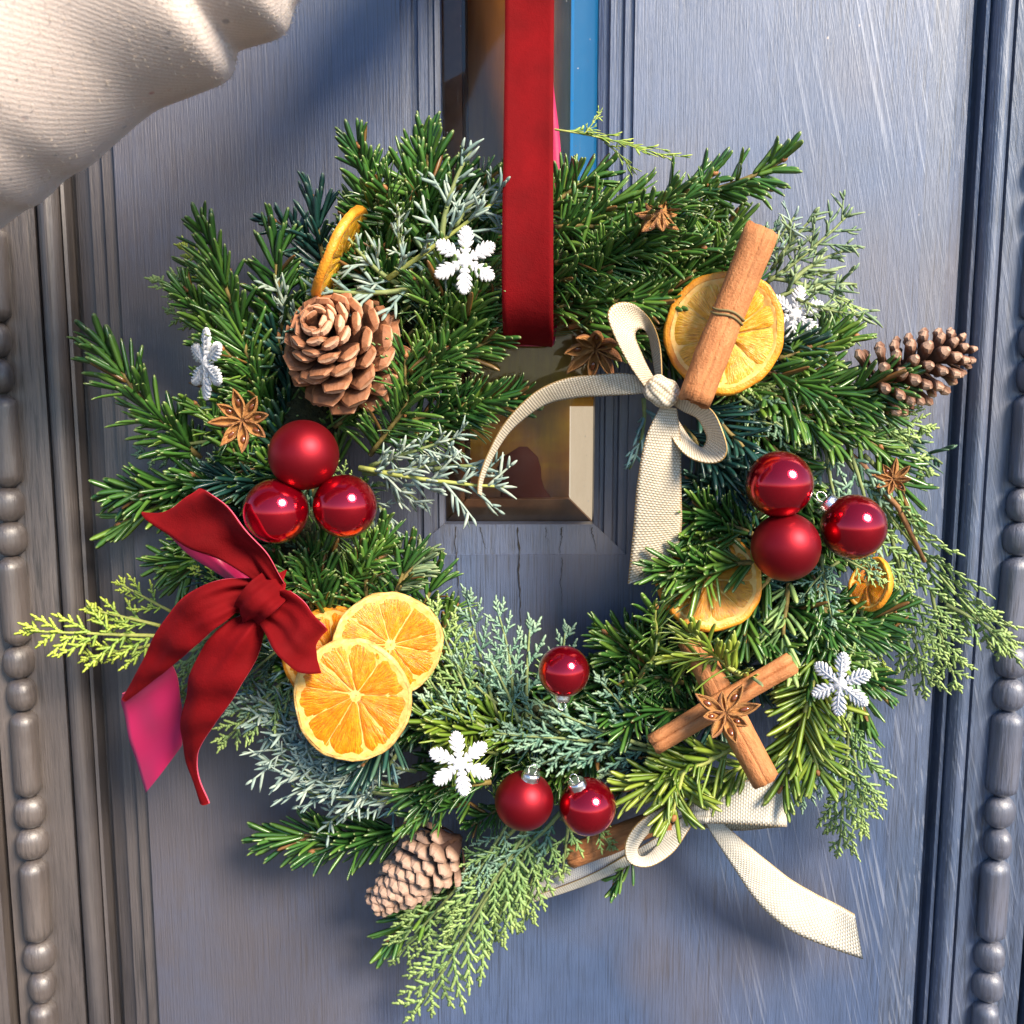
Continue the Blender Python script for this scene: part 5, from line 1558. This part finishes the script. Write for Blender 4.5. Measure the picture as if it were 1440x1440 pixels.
def scale_mesh(name, mt, L, W, T, tipw=.85, hook=.2, cupz=.2, point=.0, blunt=.55, flat=False, apo=False):
    """One scale along +X, its outer (lower) face towards -Z, thick at the tip."""
    mb = MB()
    rings, tips = [], []
    n = 8
    for i in range(n + 1):
        t = i / n
        w = W * .5 * (lerp(.35, 1, smooth01(t / .72)) if t < .72 else lerp(1.0, tipw * (blunt if point == 0 else .34), ((t - .72) / .28) ** 1.5))
        th = T * (lerp(.35, .75, t) if t < .7 else lerp(.75, 1.0, min(1, (t - .7) / .2)))
        if apo:
            th = T * (.34 if t < .66 else lerp(.34, 1.0, min(1, (t - .66) / .2)))
        if i == n: th *= .40 if apo else .55
        zc = hook * L * t * t
        ring = []
        for j in range(10):
            a = 2 * math.pi * j / 10
            y = w * math.cos(a)
            z = th * .5 * math.sin(a)
            zz = zc + z + cupz * W * (y / max(w, 1e-6)) ** 2 * .5 * t
            if point and math.sin(a) < -.2 and .72 < t < .97:
                zz -= point * T * .5
            ring.append(Vector((L * t, y, zz)))
        rings.append(ring); tips.append(t)
    mb.loft([list(reversed(r)) for r in rings], True, True, 0, 0, tips)
    # the upper side stays dark wood, the exposed outer end weathers pale
    for q in range(len(mb.tip)):
        i, j = q // 10, 9 - q % 10
        t = i / n
        sa = math.sin(2 * math.pi * j / 10)
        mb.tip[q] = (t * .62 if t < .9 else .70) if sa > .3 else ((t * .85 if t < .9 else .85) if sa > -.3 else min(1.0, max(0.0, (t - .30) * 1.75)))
    return mb.mesh(name, [mt], not flat)

def pine_cone(label, base, tip, prof, n, scale_me, open_fn, size_fn, core_r, mt_core=M_CONE_CORE, seed=0, zh=(0, -1, 0), spin0=0.0):
    a, b_ = base, tip
    L = (b_ - a).length
    rg = random.Random(seed)
    t = thing('pine_cone', label, 'pine cone', frame(a, b_ - a, zh), 'pine cones in the wreath')
    mb = MB()
    mb.tube([(L * q, 0, 0) for q in (0, .15, .4, .7, .92, 1.0)], [core_r * q for q in (.15, .8, 1, .8, .45, .15)], 10)
    link('core', mb.mesh('core', [mt_core]), t)
    for i in range(n):
        s = (i + .5) / n
        x = prof(s) * L
        ang = spin0 + i * math.radians(137.508)
        op = math.radians(open_fn(s) + rg.gauss(0, 3))
        sc = size_fn(s) * rg.uniform(.95, 1.05)
        # local frame: radial direction in YZ, tilt towards the tip
        m = Matrix.Translation((x, 0, 0)) @ Matrix.Rotation(ang, 4, 'X') @ Matrix.Rotation(-op, 4, 'Y')
        # scale +X starts along the axis, lifted outward (towards +Z) by op; its inner face is then towards the tip
        m = m @ Matrix.Translation((core_r * .5, 0, 0)) @ Matrix.Diagonal((sc, sc, -sc, 1)) @ Matrix.Rotation(rg.uniform(-.12, .12), 4, 'X')
        link('scale', scale_me[i % len(scale_me)], t, m)
    return t
SC1 = [scale_mesh('scale', M_CONE1, .0290, .0185, .0078, .95, .08, .08, 0, .66, True, True), scale_mesh('scale', M_CONE1, .0280, .0192, .0086, .95, .12, .05, 0, .60, True, True), scale_mesh('scale', M_CONE1, .0285, .0176, .0082, .95, .14, .10, 0, .72, True, True)]
SC2 = [scale_mesh('scale', M_CONE2, .0235, .0092, .0066, .8, .06, .06, 0, .50, True, True), scale_mesh('scale', M_CONE2, .0225, .0098, .0072, .8, .10, .04, 0, .44, True, True)]
SC3 = [scale_mesh('scale', M_CONE3, .0180, .0128, .0022, .9, .10, .24, .12, .55, True), scale_mesh('scale', M_CONE3, .0175, .0136, .0024, .9, .14, .20, .12, .55, True)]
c0 = at(474, 484, .066)
ax = Vector((-.30, -.84, .46)).normalized()
pine_cone('round warm brown pine cone tilted tip first to the front above the three baubles', c0 - ax * .013, c0 + ax * .017, lambda s: lerp(0, .80, s), 74, SC1,
          lambda s: lerp(112, 20, s ** 1.15), lambda s: lerp(1.06, .46, s ** 1.4), .0070, seed=3)
p0, p1 = at(1226, 546, .052), at(1338, 496, .048)
pine_cone('open dark brown pine cone sticking out beyond the wreath over the door panel', p0, p1, lambda s: s, 78, SC2,
          lambda s: lerp(96, 52, s ** .9), lambda s: .84 * (lerp(1.0, .92, s) if s < .6 else lerp(.95, .60, (s - .6) / .4)), .0055, seed=4)
p0, p1 = at(648, 1176, .046), at(540, 1262, .050)
pine_cone('closed grey brown pine cone hanging at the bottom beside the snowflake', p0, p1, lambda s: s * .90, 118, SC3,
          lambda s: lerp(72, 30, s ** .8), lambda s: (1.02 if s < .5 else lerp(1.02, .60, (s - .5) / .5)) * (1 if s > .06 else .8), .0120, seed=6)
# ------------------------------------------------------------------ the person whose arm reaches in
k = NT('cream_ribbed_knit', 0.9)
uv = k.uv()
n0 = k.noise(k.obj(), 60, 2)
w = k.wave(k.mapping(uv, (1.0, 1.0, 1), (0, 0, math.radians(40))), 150, 1.0, 3.0, 'Y')
fib = k.noise(k.obj(), 1500, 3)
flk = k.vor(k.obj(), 95)
flm = k.math('MULTIPLY', k.ramp(flk, [(0.10, 1.0), (0.16, 0.0)]), k.ramp(k.noise(k.obj(), 55, 1), [(0.53, 0.0), (0.56, 1.0)]))
c = k.ramp(w, [(0.2, (0.64, 0.525, 0.46)), (0.6, (0.70, 0.59, 0.525))])
c = k.mix(c, k.ramp(fib, [(0.3, 0.38), (0.7, 0.64)]), 0.5, 'OVERLAY')
c = k.mix(c, k.ramp(k.noise(k.obj(), 25, 1), [(0.45, (0.45, 0.10, 0.07)), (0.55, (0.28, 0.26, 0.27))]), k.math('MULTIPLY', flm, .75))
k.set(Base_Color=c, Sheen_Weight=0.4, Sheen_Roughness=0.5)
k.bump(k.math('ADD', k.math('MULTIPLY', w, .22), k.math('MULTIPLY', fib, 1.0)), 0.35, 0.0009)
M_KNIT = k.m
M_FUZZ = simple('knit_fuzz', (0.70, 0.60, 0.50), 0.9)
k = NT('skin', 0.5, (0.62, 0.36, 0.26))
k.set(Subsurface_Weight=0.2, Subsurface_Radius=(.01, .004, .002), Subsurface_Scale=0.3)
k.bump(k.noise(k.obj(), 700, 3), 0.15, 0.0006)
M_SKIN = k.m

person = thing('person', 'person in a speckled cream ribbed knit sleeve reaching up across the door', 'person', Matrix.Translation(at(100, 60, .19)))
pinv = Matrix.Translation(-at(100, 60, .19))
# lower outline of the sleeve as it lies in front of the door; the arm runs up to the ribbon
DA = .185
low = [(-330, 560), (-200, 452), (-90, 370), (0, 303), (36, 285), (74, 252), (112, 231), (150, 196), (200, 152), (250, 129), (286, 114), (306, 104), (316, 92), (321, 74),
       (326, 62), (352, 54), (378, 47), (394, 38), (404, 20), (412, 0), (430, -22), (470, -50), (520, -78), (560, -104)]
rad = [.066, .066, .066, .066, .066, .065, .065, .064, .062, .060, .059, .057, .054, .050, .049, .048, .047, .044, .041, .038, .036, .035, .034, .033]
def sleeve_center(i):
    p = at(*low[i], DA)
    q0, q1 = at(*low[max(0, i - 2)], DA), at(*low[min(len(low) - 1, i + 2)], DA)
    return p
AXD = (at(560, -104, DA) - at(-330, 560, DA)).normalized()
NRM = Vector((-AXD.z, 0, AXD.x))
mb = MB()
rings, uvs = [], []
NS = 40
rg = random.Random(9)
acc = 0
fine = []
for i in range(len(low) - 1):
    for q in range(4):
        fine.append(i + q / 4)
fine.append(len(low) - 1)
lowv = [tuple(at(*p, DA)) for p in low]
LC = crom([(*p, r_) for p, r_ in zip(lowv, rad)], 4 * (len(low) - 1) + 1)
prev = None
for fi in fine:
    i = min(int(fi), len(low) - 2)
    t = fi - i
    q4 = LC[min(int(round(fi * 4)), len(LC) - 1)]
    p, r = Vector(q4[:3]), q4[3]
    c = p + NRM * r
    if prev is not None:
        acc += (p - prev).length
    prev = p
    ring, uu = [], []
    s_along = (p - Vector(lowv[0])).dot(AXD)
    for j in range(NS):
        a = 2 * math.pi * j / NS
        # folds die away round to the upper side
        wob = 1 + .010 * math.sin(s_along * 45 + 2.2 * math.cos(a) + 1) * (0.5 + 0.5 * math.cos(a)) + .008 * math.sin(4 * a + s_along * 40)
        ring.append(c + (-NRM * math.cos(a) + Vector((0, -1, 0)) * math.sin(a)) * r * wob)
        uu.append((j / NS * .38, s_along))
    rings.append(ring); uvs.append(uu)
mb.loft(rings, True, True, 0, 0, None, uvs)
link('sleeve', mb.mesh('sleeve', [M_KNIT]), person, pinv)
# loose fibres standing off the knit
mb = MB()
for q in range(9000):
    i = rg.randrange(4, len(rings) - 2)
    j = rg.randrange(NS)
    p = rings[i][j].lerp(rings[i + 1][(j + 1) % NS], rg.random())
    c = sum((rings[i][x] for x in range(0, NS, 4)), Vector()) / (NS // 4)
    n_ = (p - c).normalized()
    d_ = (n_ * rg.uniform(.25, 1) + Vector((rg.gauss(0, .6), rg.gauss(0, .6), rg.gauss(0, .6)))).normalized()
    l_ = rg.uniform(.0008, .0026)
    s_ = d_.orthogonal().normalized() * .00012
    b2 = d_.cross(s_).normalized() * .00012
    v = [mb.vert(p - n_ * .0002 + s_), mb.vert(p - n_ * .0002 - s_ * .5 + b2), mb.vert(p - n_ * .0002 - s_ * .5 - b2), mb.vert(p + d_ * l_)]
    mb.face((v[0], v[1], v[3])); mb.face((v[1], v[2], v[3])); mb.face((v[2], v[0], v[3]))
link('knit_fuzz', mb.mesh('knit_fuzz', [M_FUZZ]), person, pinv, kind='stuff')
# the hand, above the frame, closed round the hanging band
hb = MB()
wr = at(560, -104, DA) + NRM * .033
tgt = at(745, -255, .040)
def limb(pts, rr, n=10):
    f = crom([(*p, r) for p, r in zip(pts, rr)], n * (len(pts) - 1))
    hb.tube([Vector(q[:3]) for q in f], [q[3] for q in f], 14)
palm_c = lerp(wr, tgt, .72) + Vector((0, -.012, .01))
limb([wr - AXD * .06, wr, lerp(wr, palm_c, .5), palm_c, lerp(palm_c, tgt, .65)], [.027, .027, .025, .036, .020])
fd = (tgt - palm_c).normalized()
for q, (off, ln) in enumerate(((.030, .9), (.011, 1.0), (-.009, .95), (-.028, .75))):
    o_ = palm_c + Vector((fd.z, 0, -fd.x)) * -off + fd * .02
    limb([o_, o_ + fd * .030 * ln + Vector((0, -.008, 0)), o_ + fd * .046 * ln + Vector((0, .008, 0)), o_ + fd * .034 * ln + Vector((0, .026, 0)), o_ + fd * .016 * ln + Vector((0, .026, 0))],
         [.0095, .0092, .0085, .0078, .006], 6)
o_ = palm_c + Vector((fd.z, 0, -fd.x)) * -.03 + Vector((0, .01, 0))
limb([o_ - fd * .02, o_ + fd * .012 + Vector((fd.z, 0, -fd.x)) * -.012, o_ + fd * .040 + Vector((0, .008, 0)), o_ + fd * .055 + Vector((0, .014, 0))], [.013, .0115, .0095, .007], 6)
link('hand', hb.mesh('hand', [M_SKIN]), person, pinv)
